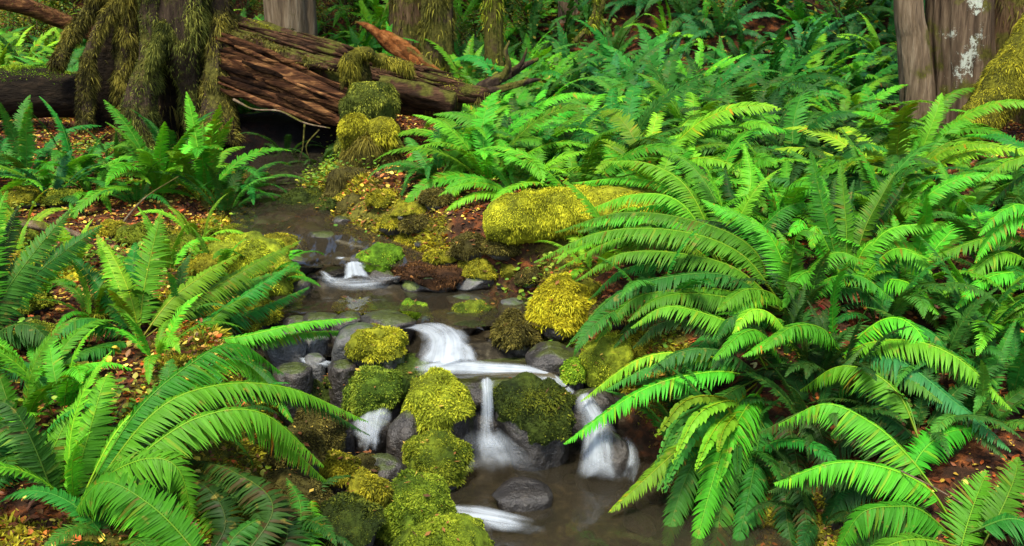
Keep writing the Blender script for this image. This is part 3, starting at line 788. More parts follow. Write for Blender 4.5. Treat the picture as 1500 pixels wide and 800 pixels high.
S = [
 (420, 322, 5.8, 22, 12, 'dark rounded stone in the upper channel below the hollow', M_WETROCK),
 (455, 336, 5.5, 24, 10, 'flat black stone dividing the trickle below the hollow', M_WETROCK),
 (480, 322, 5.8, 18, 12, 'black stone beside the dark olive mossy stone', M_WETROCK),
 (405, 305, 6.1, 20, 12, 'dark stone at the fern side of the hollow mouth', M_WETROCK),
 (472, 298, 6.2, 24, 16, 'black block at the snag side of the hollow mouth', M_WETROCK),
 (470, 470, 4.34, 28, 14, 'dark wet stone on the open lip of the upper pool', M_WETROCK),
 (508, 470, 4.32, 26, 13, 'black wet stone next to the long lip stone', M_WETROCK),
 (436, 474, 4.34, 22, 12, 'dark stone behind the light grey slab', M_WETROCK),
 (500, 540, 3.9, 24, 12, 'dark stone in the side channel under the slabs', M_WETROCK),
 (430, 546, 3.85, 30, 14, 'dark wet slab behind the upper frond tip', M_WETROCK),
 (528, 500, 4.08, 48, 24, 'grey boulder carrying the round golden moss cushion', M_GREYROCK),
 (418, 508, 4.10, 34, 22, 'light grey slab beside the frond over the stream', M_GREYROCK),
 (462, 500, 4.16, 22, 14, 'small brownish grey stone between the grey slabs', M_GREYROCK),
 (462, 526, 3.98, 16, 9, 'thin pale stone lying in the side trickle', M_GREYROCK),
 (566, 470, 4.30, 46, 13, 'long dark wet stone on the lip of the upper pool', M_WETROCK),
 (592, 640, 3.62, 32, 40, 'dark wet rock between the left fall and the golden boulder', M_WETROCK),
 (722, 546, 4.02, 120, 12, 'low dark ledge stone under the white sheet of water', M_WETROCK),
 (672, 470, 4.34, 30, 12, 'dark wet stone at the top of the silky chute', M_WETROCK),
 (750, 450, 4.56, 24, 13, 'pale grey stone on the far side of the upper pool', M_GREYROCK),
 (684, 440, 4.68, 34, 10, 'flat slate grey stone among the far pool stones', M_GREYROCK),
 (790, 476, 4.34, 30, 14, 'dark wet stone under the brilliant gold hummock', M_WETROCK),
 (812, 524, 4.02, 44, 22, 'wide charcoal rock above the wide fall', M_WETROCK),
 (690, 412, 4.86, 34, 13, 'grey stone half buried under yellow moss', M_GREYROCK),
 (764, 722, 3.34, 46, 12, 'dark drowned stone in the lower pool', M_DARKROCK),
 (892, 668, 3.60, 36, 44, 'black wet rock behind the wide fall', M_WETROCK),
 (438, 428, 4.84, 22, 22, 'dark stone at the end of the broad mossy mound', M_WETROCK),
 (560, 405, 4.96, 30, 16, 'dark wet base stone under the small upper fall', M_WETROCK),
 (432, 378, 5.05, 34, 9, 'flat dark stone beside the upper run', M_WETROCK),
 (395, 330, 5.75, 32, 14, 'grey brown stone at the stream bend', M_GREYROCK),
 (470, 346, 5.32, 26, 8, 'dark slab splitting the upper run', M_WETROCK),
 (350, 345, 5.5, 26, 13, 'brown leaf covered stone on the bend', M_WETROCK),
 (300, 640, 3.4, 30, 15, 'brown stone under the hero fronds', M_WETROCK),
 (395, 285, 6.7, 26, 14, 'black stone beside the trickle inside the hollow', M_WETROCK),
 (545, 625, 3.72, 28, 22, 'dark wet stone under the left white fall', M_WETROCK),
 (714, 622, 3.83, 34, 42, 'dark rock face behind the narrow white fall', M_WETROCK),
 (865, 600, 3.80, 40, 36, 'dark wet rock under the crest of the wide fall', M_WETROCK),
 (640, 525, 4.10, 34, 30, 'smooth dark rock under the silky chute', M_WETROCK),
 (560, 690, 3.40, 36, 24, 'dark wet stone beside the lower mossy boulder', M_WETROCK),
 (620, 720, 3.30, 30, 20, 'wet stone between the two green boulders', M_WETROCK),
 (500, 625, 3.66, 18, 22, 'dark stone at the near end of the left fall', M_WETROCK),
]
for i, (u, v, Y, rx, ry, lab, m_) in enumerate(S):
    lab = lab.replace('hero ', 'long ').replace('left white', 'short white').replace('the left fall', 'the short fall')
    stone(u, v, Y, rx, ry, lab, None, 0, 140 + i, m_, sub=4, angular=.75, lump=.12)
# small loose stones of the stream margin
SM = []
for k in range(5):
    V, F = stone_shape(3, 300 + k, .8, .12); m_ = MB(); m_.add(V * np.array([1, .8, .62]), [F]); SM.append(m_)
SMM = [[m_.mesh('pebble', mm) for m_ in SM] for mm in (M_WETROCK, M_GREYROCK)]
n_p = 0
while n_p < 170:
    y = rng.uniform(2.6, 6.4); e = np.interp(y, SY, SL if rng.random() < .5 else SR)
    x = e + rng.normal(0, .16)
    if rng.random() < .3: x = rng.uniform(np.interp(y, SY, SL), np.interp(y, SY, SR))
    z = float(ground(x, y)); r = rng.uniform(.012, .045)
    u, v = to_px((x, y, z))
    if v > 830 or v < 280: continue
    o = link('pebble', SMM[int(rng.random() < .35)][rng.integers(5)], None, (x, y, z + r * .25))
    o.rotation_euler = (rng.uniform(-.4, .4), rng.uniform(-.4, .4), rng.uniform(0, 6.28)); o.scale = (r, r, r)
    tag(o, 'small wet stone lying loose along the margin of the stream', 'pebble', 'small loose stones along the stream'); n_p += 1

n_p = 0
while n_p < 85:                                         # fist sized cobbles packed in the bed
    y = rng.uniform(3.0, 6.9); xl_, xr_ = np.interp(y, SY, SL), np.interp(y, SY, SR)
    x = rng.uniform(xl_ - .12, xr_ + .12)
    if abs((x - xl_) / (xr_ - xl_) - .5) < .27 and y < 4.9: continue
    z = float(ground(x, y)); r = rng.uniform(.04, .085); u, v = to_px((x, y, z))
    if v > 820: continue
    o = link('cobble', SMM[int(rng.random() < .22)][rng.integers(5)], None, (x, y, z + r * .2))
    o.rotation_euler = (rng.uniform(-.5, .5), rng.uniform(-.5, .5), rng.uniform(0, 6.28)); o.scale = (r, r * rng.uniform(.7, 1.1), r * rng.uniform(.6, 1.0))
    tag(o, 'dark wet cobble lodged in the stream bed between the mossy boulders', 'cobble', 'wet cobbles of the stream bed'); n_p += 1
for k, (u, v, rx, ry) in enumerate(((30, 300, 34, 16), (95, 302, 26, 14), (10, 365, 40, 18), (160, 345, 24, 12), (210, 352, 30, 14), (260, 372, 30, 15), (300, 402, 28, 16), (40, 455, 30, 18), (150, 460, 26, 14), (20, 410, 26, 20), (60, 500, 30, 14), (330, 350, 24, 10))):
    Y_ = on(u, v)[1]; stone(u, v - ry * .4, Y_, rx, ry, 'low golden green moss hummock swelling out of the leaf litter on the open bank', GREENC if k % 3 else GOLDC, 1900, 700 + k, None, .024, name='moss_hummock')
for k, (u, v, rx, ry) in enumerate(((600, 318, 24, 14), (640, 300, 22, 12), (575, 335, 20, 12), (690, 372, 26, 16), (650, 385, 20, 10), (735, 372, 26, 14), (560, 300, 18, 12), (780, 415, 22, 14), (860, 440, 24, 18), (900, 470, 26, 18), (930, 520, 26, 20), (610, 335, 22, 12))):
    Y_ = on(u, v)[1]; stone(u, v - ry * .4, Y_, rx, ry, 'olive moss hummock on the steep bank under the ferns', OLIVEC if k % 2 else GOLDC, 1700, 740 + k, None, .024, name='moss_hummock')
for k, (u, v, rx, ry) in enumerate(((432, 340, 16, 8), (462, 330, 18, 9), (415, 352, 18, 9), (492, 340, 16, 8), (405, 322, 16, 9), (448, 318, 18, 9), (478, 310, 16, 9), (425, 308, 16, 8), (500, 330, 16, 10), (390, 345, 18, 9), (455, 356, 14, 6), (412, 296, 16, 9), (452, 292, 18, 10))):
    Y_ = on(u, v)[1]
    if k % 3: stone(u, v - 4, Y_, rx, ry, 'small dark wet stone breaking the narrow upper channel', None, 0, 800 + k, M_WETROCK, angular=.8, lump=.15, name='channel_stone')['group'] = 'dark stones breaking the upper channel'
    else: stone(u, v - 4, Y_, rx, ry, 'small dull mossy stone breaking the narrow upper channel', DARKC, 900, 800 + k, None, .016, name='channel_boulder')
# ------------------------------------------------------------------ white water
cascade([((578, 484, 4.20), (668, 476, 4.22)), ((600, 486, 4.15), (684, 486, 4.16)), ((616, 498, 4.07), (697, 505, 4.07)), ((610, 524, 3.98), (706, 524, 3.98)), ((600, 545, 3.91), (716, 536, 3.92))],
        'silky curved white chute pouring from the upper pool', 1, .03, .08, .1, 1.5, .2, 2, (.35, 1.1))
cascade([((604, 532, 3.955), (612, 552, 3.87)), ((660, 524, 3.955), (656, 556, 3.86)), ((720, 528, 3.955), (716, 558, 3.86)), ((780, 534, 3.955), (768, 558, 3.855)), ((818, 548, 3.92), (800, 562, 3.84)), ((845, 575, 3.84), (824, 578, 3.80)), ((868, 603, 3.76), (838, 606, 3.74))],
        'white sheet of water sliding along the ledge behind the boulders', 2, .012, .12, .1, 1.35, .3)
cascade([((838, 592, 3.745), (874, 590, 3.745)), ((840, 612, 3.70), (888, 606, 3.70)), ((846, 638, 3.65), (908, 634, 3.65)), ((842, 668, 3.585), (914, 664, 3.585)), ((834, 696, 3.525), (925, 692, 3.525)), ((828, 712, 3.49), (930, 712, 3.49))],
        'wide white fall dropping beside the fern tips', 3, .06, .06, .4, 1.15, .35, 2)
cascade([((698, 558, 3.72), (728, 558, 3.72)), ((702, 576, 3.64), (725, 576, 3.64)), ((702, 610, 3.62), (727, 610, 3.62)), ((700, 660, 3.60), (731, 660, 3.60))],
        'narrow straight white fall between the two big boulders', 4, .02, .06, .2, 1.1, .35, 2)
cascade([((672, 640, 3.64), (752, 640, 3.64)), ((666, 654, 3.585), (764, 652, 3.59)), ((662, 672, 3.54), (782, 668, 3.55)), ((660, 692, 3.49), (800, 682, 3.51)), ((668, 708, 3.44), (800, 700, 3.455))],
        'billowing foam spread at the foot of the narrow fall', 5, .07, .4, .7, .95, .5, 2)
cascade([((508, 622, 3.66), (582, 596, 3.70)), ((512, 632, 3.60), (572, 618, 3.63)), ((522, 648, 3.545), (562, 640, 3.56)), ((530, 664, 3.49), (556, 662, 3.49))],
        'short white fall spilling past the olive boulder', 6, .03, .12, .3, 1.15, .28)
cascade([((650, 738, 3.22), (664, 768, 3.10)), ((690, 736, 3.225), (706, 780, 3.06)), ((730, 744, 3.20), (744, 786, 3.05)), ((768, 756, 3.16), (772, 786, 3.05)), ((800, 768, 3.12), (800, 784, 3.06))],
        'low white rush of water beside the lowest mossy boulder', 7, .03, .06, .6, 1.25, .3)
cascade([((503, 386, 4.90), (534, 386, 4.90)), ((502, 396, 4.87), (538, 396, 4.87)), ((498, 410, 4.84), (548, 410, 4.84))],
        'small white fall into the far end of the upper pool', 8, .02, .1, .12, 1.3, .2)
cascade([((455, 402, 4.83), (470, 428, 4.68)), ((495, 404, 4.83), (502, 430, 4.66)), ((530, 404, 4.83), (532, 430, 4.66)), ((588, 402, 4.84), (584, 424, 4.70))],
        'white foam spread under the small upper fall', 9, .012, .35, .4, 1.25, .5, 1)
cascade([((464, 398, 4.90), (478, 398, 4.90)), ((470, 406, 4.86), (490, 406, 4.86)), ((480, 416, 4.80), (500, 416, 4.80))],
        'thin white spill beside the small upper fall', 10, .012, .2, .3, 1.1, .5, 1)
cascade([((490, 376, 5.00), (488, 382, 4.96)), ((510, 376, 5.00), (510, 384, 4.95)), ((538, 374, 5.01), (536, 384, 4.95))],
        'thin white line of water above the small upper fall', 11, .008, .3, .3, 1.1, .4)
cascade([((452, 340, 5.42), (462, 346, 5.36)), ((480, 346, 5.36), (484, 354, 5.28)), ((505, 352, 5.28), (510, 362, 5.20)), ((538, 358, 5.22), (540, 366, 5.17))],
        'slanting white streak of the upper run', 12, .008, .2, .2, 1.1, .3)
cascade([((434, 522, 4.02), (440, 534, 3.94)), ((460, 524, 4.01), (464, 536, 3.93)), ((492, 530, 3.98), (488, 540, 3.92))],
        'thin white side trickle between the grey slabs', 13, .008, .2, .25, 1.05, .3)
cascade([((905, 640, 3.66), (935, 652, 3.64)), ((912, 672, 3.56), (940, 684, 3.54)), ((906, 700, 3.47), (930, 712, 3.45))],
        'faint veil of spray behind the drooping fern tips', 14, .03, .2, .5, .6, .4)

cascade([((420, 326, 5.62), (432, 334, 5.50)), ((446, 328, 5.60), (454, 338, 5.46)), ((470, 338, 5.45), (474, 346, 5.36))],
        'faint white riffle threading the dark stones of the upper channel', 15, .008, .3, .3, .9, .45, 1)
# ------------------------------------------------------------------ trees, roots and logs
def W(*pts): return [at(*p) for p in pts]

def crown_mesh(seed, n=2600, spread=(2.4, 2.4, 3.4)):
    rg = np.random.default_rng(seed); m_ = MB()
    cl = rg.normal(0, 1, (60, 3)) * np.array(spread) * .55
    k = rg.integers(60, size=n); P = cl[k] + rg.normal(0, .38, (n, 3))
    d = rg.normal(0, 1, (n, 3)) + np.array([0, 0, -.4]); d /= np.linalg.norm(d, axis=1)[:, None]
    s = np.cross(d, rg.normal(0, 1, (n, 3))); s /= np.linalg.norm(s, axis=1)[:, None]
    L = rg.uniform(.12, .26, n)[:, None]
    V = np.stack([P, P + d * L * .5 + s * L * .22, P + d * L, P + d * L * .5 - s * L * .22], 1).reshape(-1, 3)
    q = np.arange(n * 4).reshape(n, 4)
    m_.add(V, [q], np.repeat(np.array([.03, .075, .014]) * rg.uniform(.5, 1.5, (n, 1)), 4, 0))
    return m_.mesh('crown', M_LEAF)
CROWN = [crown_mesh(k) for k in range(3)]

def tree_root(loc, label, name='tree', group=None):
    r = empty(name, tuple(loc)); return tag(r, label, 'tree', group)

def add_crown(root, top, k, sc=1.0):
    """limbs and foliage high above the picture"""
    m_ = MB()
    for j in range(7):
        a = j * 2.4; p0 = top - np.array([0, 0, 2.4 - .5 * j])
        p1 = p0 + np.array([math.cos(a), math.sin(a), .25]) * rng.uniform(1.3, 2.2)
        limb_mb(m_, [p0, (p0 + p1) / 2 + np.array([0, 0, .15]), p1], [.07, .05, .015], 7, 8, .1, 3, 1, j)
    place_child('limb', m_, M_BARK_BROWN, root)
    o = link('crown', CROWN[k % 3], root); o.location = tuple(top - np.array(root.location)); o.scale = (sc, sc, sc)

def trunk(label, u0, v0, Y, rpx, ut, topz, mat_, seed, ridge=3.5, rough=.2, flare=1.35, moss=None, nmoss=0, length=.05, crown=True, name='tree', lean=0, vt=0, blade=.012, upb=.9):
    base = at(u0, v0, Y); base[2] = float(ground(base[0], base[1])) - .12
    mid = at(ut, vt, Y); r = rpx * px(Y)
    top = mid + (mid - base) / max(mid[2] - base[2], .2) * (topz - mid[2]) * .35
    top[2] = topz
    root = tree_root(base, label, name)
    m_ = MB()
    V, F = limb_mb(m_, [base, base + (mid - base) * .35, mid, (mid + top) / 2, top], [r * flare, r * 1.08, r, r * .85, r * .45], 56, 90, rough, ridge, .5, seed)
    place_child('trunk', m_, mat_, root)
    if moss:
        m2 = MB(); mask = lambda c, n_: (c[:, 2] < base[2] + 2.4) * (.25 + .75 * (fbm(c * 3, seed + 2, 3) > .0))
        tufts(m2, V, F, nmoss, length, blade, moss, upb, 1.1, seed, mask, 9, -.7)
        place_child('moss', m2, M_MOSS, root)
    if crown: add_crown(root, top, seed)
    return root

trunk('pale grey barked stump like trunk standing behind the fallen log', 424, 72, 10.5, 36, 423, 11.0, M_BARK_PALE, 2)
trunk('dark furrowed trunk behind the orange splinter', 598, 112, 9.6, 27, 597, 11.5, M_BARK_BROWN, 3, moss=OLIVEC, nmoss=1500)
trunk('moss draped trunk with orange rot beside the dark furrowed trunk', 640, 115, 9.3, 22, 640, 11.5, M_BARK_MOSSY, 4, moss=[(.03,.03,.006),(.10,.10,.015),(.24,.22,.03)], nmoss=4200)
trunk('slender mossy trunk behind the driftwood root', 728, 84, 9.4, 13, 722, 10.0, M_BARK_MOSSY, 5, moss=GREENC, nmoss=2200, length=.035)
trunk('small pale weathered trunk at the foot of the dark slope', 836, 50, 10.8, 14, 832, 10.5, M_BARK_PALE, 6)

# the three grey trunks in one tree by the mossy leaning log
tb = at(1395, 190, 7.6); tb[2] = float(ground(tb[0], tb[1])) - .1
root = tree_root(tb, 'great grey barked tree of fused trunks with a white lichen patch')
m_ = MB(); s7 = px(7.6)
VA, FA = limb_mb(m_, W((1412, 235, 7.6), (1408, 120, 7.6), (1404, 20, 7.6), (1402, -300, 7.7), (1400, -1000, 8.0)) + [np.array([3.6, 8.2, 11.0])], [50 * s7, 43 * s7, 41 * s7, 40 * s7, 25 * s7], 72, 120, .24, 7.5, .45, 12)
lc = [(tuple(at(1427, 86, 7.28) - tb), (.085, .3, .24)), (tuple(at(1440, 2, 7.3) - tb), (.09, .3, .10)), (tuple(at(1404, 52, 7.28) - tb), (.06, .3, .06))]
M_BARK_LICHEN = bark_material('lichen_bark', [(.022, .015, .010), (.085, .058, .036), (.19, .14, .09)], OLIVE, .30, (8, 8, .6), lc)
place_child('trunk', m_, M_BARK_LICHEN, root)
m_ = MB(); limb_mb(m_, W((1346, 225, 7.5), (1345, 140, 7.5), (1338, 60, 7.5), (1330, -20, 7.5), (1322, -400, 7.6)), [24 * s7, 22 * s7, 20 * s7, 18 * s7, 12 * s7], 44, 90, .24, 6, .4, 13)
place_child('side_trunk', m_, M_BARK_PALE, root)
m_ = MB(); VB, FB = limb_mb(m_, W((1500, 240, 8.0), (1494, 120, 8.0), (1490, 20, 8.0), (1486, -300, 8.1), (1480, -900, 8.3)), [64 * s7, 58 * s7, 54 * s7, 50 * s7, 26 * s7], 56, 90, .26, 4, .6, 14)
place_child('back_trunk', m_, M_BARK_BROWN, root)
m2 = MB(); tufts(m2, VB, FB, 3000, .05, .012, OLIVEC, .9, 1.0, 3, lambda c, n_: (c[:, 2] < 3.2) * 1.0, 9, -.5)
place_child('moss', m2, M_MOSS, root)
add_crown(root, np.array([3.6, 8.2, 11.0]), 1, 1.2)

def mossy_log(name, label, cat, path, rad_px, Y, cols, n, length, mat_=M_BARK_MOSSY, seed=0, up=.5, droop=.8, rough=.18, seg=26, rings=40, squash=None, blade=.0045, shell=True):
    P = W(*path); root = tag(empty(name, tuple(P[0])), label, cat)
    r = [x * px(Y) for x in rad_px]
    m_ = MB(); V, F = limb_mb(m_, P, r, seg, rings, rough, 2.2, 2.0, seed, squash=squash); place_child('wood', m_, mat_, root)
    m2 = MB()
    if shell:
        n_ = rings * seg; rg_ = V[:n_].reshape(rings, seg, 3); ce = rg_.mean(1, keepdims=True); dr_ = (rg_ - ce); dr_ /= np.linalg.norm(dr_, axis=2)[..., None]
        th = (.012 + .022 * np.clip(fbm(rg_ * 14, seed + 1, 3) + .35, 0, 1) + .03 * np.clip(fbm(rg_ * 5, seed + 2, 2), 0, 1)) * np.clip(1.0 + .5 * dr_[..., 2], .3, 1.5)
        Vs = np.vstack([(rg_ + dr_ * th[..., None]).reshape(-1, 3), V[n_:]]); cl = np.clip(.35 + .9 * fbm(Vs * 13, seed, 3), 0, 1)[:, None]; c0, c1 = np.array(cols[0]), np.array(cols[1])
        fs = faces_of = F; V = Vs
        m2.add(Vs, fs, c0 + (c1 - c0) * cl, 1)
    if n:
        tufts(m2, V, F, n, length, blade, cols, up, droop, seed, None, 11, -.6)
        place_child('moss', m2, [M_MOSS, M_MOSSBASE], root)
    return root
mossy_log('mossy_log', 'thick golden green mossy log leaning against the great grey tree', 'log',
          [(1380, 232, 6.75), (1432, 180, 6.85), (1484, 116, 6.95), (1532, 56, 7.1), (1610, -40, 7.4)], [11, 22, 32, 36, 40], 6.9,
          [(.03, .032, .005), (.17, .17, .012), (.38, .36, .026)], 32000, .020, seed=31, up=.9)
mossy_log('mossy_log', 'golden mossy log jutting from the fern bank over the stream', 'log',
          [(712, 332, 4.84), (740, 328, 4.84), (810, 319, 4.82), (885, 309, 4.82), (970, 300, 4.86)], [15, 27, 27, 22, 16], 5.1,
          [(0.084, 0.096, 0.0072), (0.364, 0.384, 0.0192), (0.6, 0.6, 0.036)], 42000, .015, seed=32, up=.8, droop=.7)
mossy_log('mossy_branch', 'thin mossy branch slanting down beside the golden mossy log', 'branch',
          [(628, 372, 5.15), (652, 354, 5.2), (676, 338, 5.3), (692, 322, 5.4)], [6, 8, 8, 6], 5.2, GREENC, 2600, .018, seed=33, up=.8, seg=14)
mossy_log('dark_log', 'dark fallen log with a thin mossy top beside the rooted tree', 'log',
          [(-120, 140, 7.7), (-20, 138, 7.7), (60, 136, 7.75), (120, 142, 7.8)], [38, 38, 37, 32], 7.7, BRIGHTC, 7000, .022, M_LOG_BLACK, 34, -.42, .3, shell=False)
mossy_log('far_log', 'reddish brown log lying far behind the rooted tree', 'log',
          [(-60, -10, 10.2), (30, 8, 10.2), (80, 26, 10.3), (140, 52, 10.4)], [12, 12, 12, 10], 10.2, OLIVEC, 900, .03, M_ROT, 35, .0, .6, shell=False)
mossy_log('pale_branch', 'pale barkless branch lying in the leaf litter', 'branch',
          [(5, 326, 5.3), (50, 330, 5.25), (92, 338, 5.2), (118, 346, 5.2)], [5, 7, 6, 4], 5.2, OLIVEC, 0, .012, M_BARK_PALE, 36, .0, .4, shell=False, seg=12)

# great rotten fallen log over the hollow
P0 = W((300, 62, 8.1), (380, 84, 7.9), (500, 112, 7.6), (600, 132, 7.4), (670, 148, 7.3))
root = tag(empty('fallen_log', tuple(P0[0])), 'great rotten fallen log with mossy upper ridge bridging the dark hollow', 'log')
sl = px(7.7)
m_ = MB(); VL, FL = limb_mb(m_, P0, [48 * sl, 46 * sl, 38 * sl, 32 * sl, 27 * sl], 48, 110, .22, 3.4, 1.0, 41); place_child('trunk', m_, M_LOG, root)
m_ = MB(); VR, FR = limb_mb(m_, W((305, 14, 8.0), (360, 42, 7.85), (450, 76, 7.6), (560, 108, 7.35), (650, 130, 7.15), (712, 140, 7.0)), [11 * sl, 14 * sl, 13 * sl, 14 * sl, 15 * sl, 10 * sl], 24, 90, .32, 3, 2.5, 42); place_child('upper_ridge', m_, M_LOG, root)
m_ = MB(); VR2, FR2 = limb_mb(m_, W((325, 48, 7.7), (380, 66, 7.55), (440, 88, 7.4), (500, 102, 7.3)), [7 * sl, 9 * sl, 8 * sl, 4 * sl], 18, 60, .3, 3, 2.5, 43); place_child('ridge', m_, M_LOG, root)
m_ = MB()
limb_mb(m_, W((318, 84, 7.62), (390, 108, 7.45), (450, 134, 7.3), (520, 158, 7.15)), [16 * sl, 20 * sl, 18 * sl, 10 * sl], 24, 80, .3, 3.2, 1.3, 44, squash=(.8, 1.1))
limb_mb(m_, W((330, 118, 7.55), (400, 140, 7.4), (460, 162, 7.25), (500, 180, 7.15)), [10 * sl, 14 * sl, 13 * sl, 6 * sl], 20, 70, .3, 3.2, 1.5, 45)
rg = np.random.default_rng(8)
for k in range(150):                                     # split, crumbling fibres along the face of the log
    t = rg.uniform(0, .62); ll = rg.uniform(.18, .48); ll = min(ll, 1 - t); y_ = rg.uniform(-24, 62) * (1 - .35 * t); jit = rg.normal(0, .035)
    pa = [at(312 + 215 * q, 66 + 84 * q + y_ + rg.normal(0, 2), 7.60 - .42 * q - .0016 * y_ + jit - .02) for q in (t, t + ll * .35, t + ll * .7, t + ll)]
    limb_mb(m_, pa, [.010, rg.uniform(.010, .030), rg.uniform(.010, .028), .004], 9, 20, .22, 2.5, 2.5, 200 + k, tint=np.array([1, 1, 1]) * rg.choice([.12, .3, .6, 1.0, 1.7]), squash=(.5, 1.0))
place_child('rotten_wood', m_, M_ROT, root)
m_ = MB(); limb_mb(m_, W((560, 124, 7.1), (610, 138, 7.0), (665, 152, 6.95)), [12 * sl, 15 * sl, 13 * sl], 22, 50, .35, 3, 3, 46); m_x = 0; place_child('bark_slab', m_, M_LOG, root)
m_ = MB()
for k in range(80):                                     # splitting bark and splinters along the ridge
    t = rg.uniform(0, .72); ll = rg.uniform(.12, .38); ll = min(ll, 1 - t); y_ = rg.uniform(-10, 34) * (1 - .3 * t)
    pa = [at(318 + 385 * q, 22 + 118 * q - 12 * q * q + y_ + rg.normal(0, 1.5), 7.86 - .86 * q - .004 * y_ - .06 + rg.normal(0, .02)) for q in (t, t + ll * .35, t + ll * .7, t + ll)]
    limb_mb(m_, pa, [.006, rg.uniform(.008, .022), rg.uniform(.008, .02), .003], 8, 20, .22, 2.5, 2.5, 400 + k, tint=np.array([1, .95, .9]) * rg.uniform(.3, 1.6), squash=(.5, 1.0))
place_child('splinters', m_, M_LOG, root)
m2 = MB(); tufts(m2, VR, FR, 9000, .024, .006, [(.04,.045,.006),(.15,.16,.014),(.32,.30,.03)], -.25, .6, 41, None, 9, -.2); tufts(m2, VR, FR, 1600, .06, .006, OLIVEC, 1, 1.5, 47, lambda c_, n_: (n_[:, 2] < .1) * 1.0, 6, .0); tufts(m2, VR2, FR2, 1500, .03, .008, OLIVEC, .1, .6, 43, None, 9, -.4)
tufts(m2, VL, FL, 1500, .04, .008, OLIVEC, -.3, .6, 44, None, 9, -.4); place_child('moss', m2, M_MOSS, root)
m_ = MB(); P = W((342, 146, 7.3), (372, 160, 7.2), (410, 163, 7.12), (446, 180, 7.05), (484, 188, 7.0)); limb_mb(m_, P, [.010, .006, .007, .004], 8, 40, .3, 2, 5, 3)
tag(link('bare_root', m_.mesh('bare_root', M_BARK_PALE)), 'thin pale root hanging under the rotten log', 'root')

def twig_root(p, q, Y):
    m_ = MB(); limb_mb(m_, W((p[0], p[1], Y), ((p[0] + q[0]) / 2 + rng.normal(0, 9), (p[1] + q[1]) / 2, Y - .05), (q[0] + rng.normal(0, 12), q[1], Y - .04)), [.008, .005, .002], 6, 14, .3, 2, 4, int(p[0]))
    tag(link('bare_root', m_.mesh('bare_root', M_BARK_DARK)), 'thin dark rootlet dangling into the hollow under the rotten log', 'root', 'rootlets dangling under the log')
twig_root((446, 182), (452, 262), 7.1)
twig_root((468, 190), (462, 236), 7.0)
# mossy snag and stump in front of the log
mossy_log('mossy_stump', 'squared mossy stump standing against the fallen log', 'stump',
          [(540, 215, 6.6), (538, 180, 6.62), (543, 150, 6.63), (541, 124, 6.65)], [38, 27, 30, 24], 6.6, [(0.028, 0.04, 0.006), (0.105, 0.128, 0.018), (0.28, 0.304, 0.036)], 16000, .020, M_BARK_MOSSY, 51, .8, .7, .5)
mossy_log('mossy_post', 'broken mossy stub on top of the squared stump', 'stump',
          [(524, 126, 6.7), (525, 100, 6.72), (526, 84, 6.74)], [18, 12, 8], 6.7, OLIVEC, 3600, .025, M_BARK_DARK, 52, .8, 1.1, .3)
mossy_log('mossy_branch', 'forked mossy branch arching over the squared stump', 'branch',
          [(512, 118, 6.6), (515, 92, 6.6), (535, 80, 6.62), (560, 92, 6.7), (600, 104, 6.8)], [6, 5, 5, 6, 4], 6.6, [(.04,.04,.006),(.14,.13,.014),(.3,.27,.03)], 4200, .025, M_BARK_MOSSY, 53, .8, 1.1, .3, seg=12)
for (u, v, r_, lab, sd) in ((521, 190, 20, 'golden moss ball on the snag, the taller of the pair', 54), (559, 194, 20, 'golden moss ball on the snag, the wider of the pair', 55)):
    mossy_log('moss_ball', lab, 'moss', [(u - 3, v + 34, 6.4), (u - 1, v + 16, 6.38), (u, v + 2, 6.36), (u, v - 10, 6.38), (u, v - 18, 6.4)], [6, 14, 20, 17, 6], 6.4, [(0.07, 0.072, 0.0072), (0.28, 0.272, 0.0168), (0.56, 0.544, 0.036)], 9000, .016, M_BARK_MOSSY, sd, .8, .6, .3)
mossy_log('mossy_snag', 'olive mossy snag with moss curtains over the dark hollow', 'stump',
          [(534, 320, 6.2), (536, 280, 6.3), (540, 240, 6.4), (542, 205, 6.45)], [20, 28, 34, 26], 6.4, [(.025,.022,.005),(.09,.08,.014),(.22,.19,.03)], 18000, .032, M_BARK_DARK, 56, .9, .9, .55)
mossy_log('mossy_root', 'looping mossy root at the foot of the snag', 'root',
          [(488, 292, 6.0), (500, 266, 6.05), (520, 258, 6.1), (548, 274, 6.1), (560, 288, 6.1)], [8, 7, 8, 7, 6], 6.05, OLIVEC, 2600, .03, M_BARK_MOSSY, 57, .9, 1.1, .2, seg=12)

# orange splintered slab and driftwood root
m_ = MB(); rg = np.random.default_rng(4)
for k in range(13):
    o_ = rg.normal(0, 1); e = rg.uniform(.55, 1.0); dv = o_ * 5.5
    P = [at(650 + (u - 650) * e, 122 + (v - 122) * e + dv * w_ + rg.normal(0, 1.2), Y + o_ * .02 + rg.normal(0, .02)) for u, v, Y, w_ in ((650, 122, 7.9, .7), (610, 94, 7.95, 1.2), (568, 62, 8.0, 1.1), (538, 38, 8.05, .7), (520, 30, 8.1, .3))]
    limb_mb(m_, P, [6 * sl, 8 * sl, 8 * sl, 5 * sl, .8 * sl], 10, 40, .5, 2.5, 5, 61 + k, squash=(.45, 1.0), tint=np.ones(3) * rg.uniform(.35, 1.3))
tag(link('splintered_slab', m_.mesh('splintered_slab', M_SPLINTER)), 'orange brown splintered slab of wood leaning up behind the fallen log', 'broken wood')
m_ = MB()
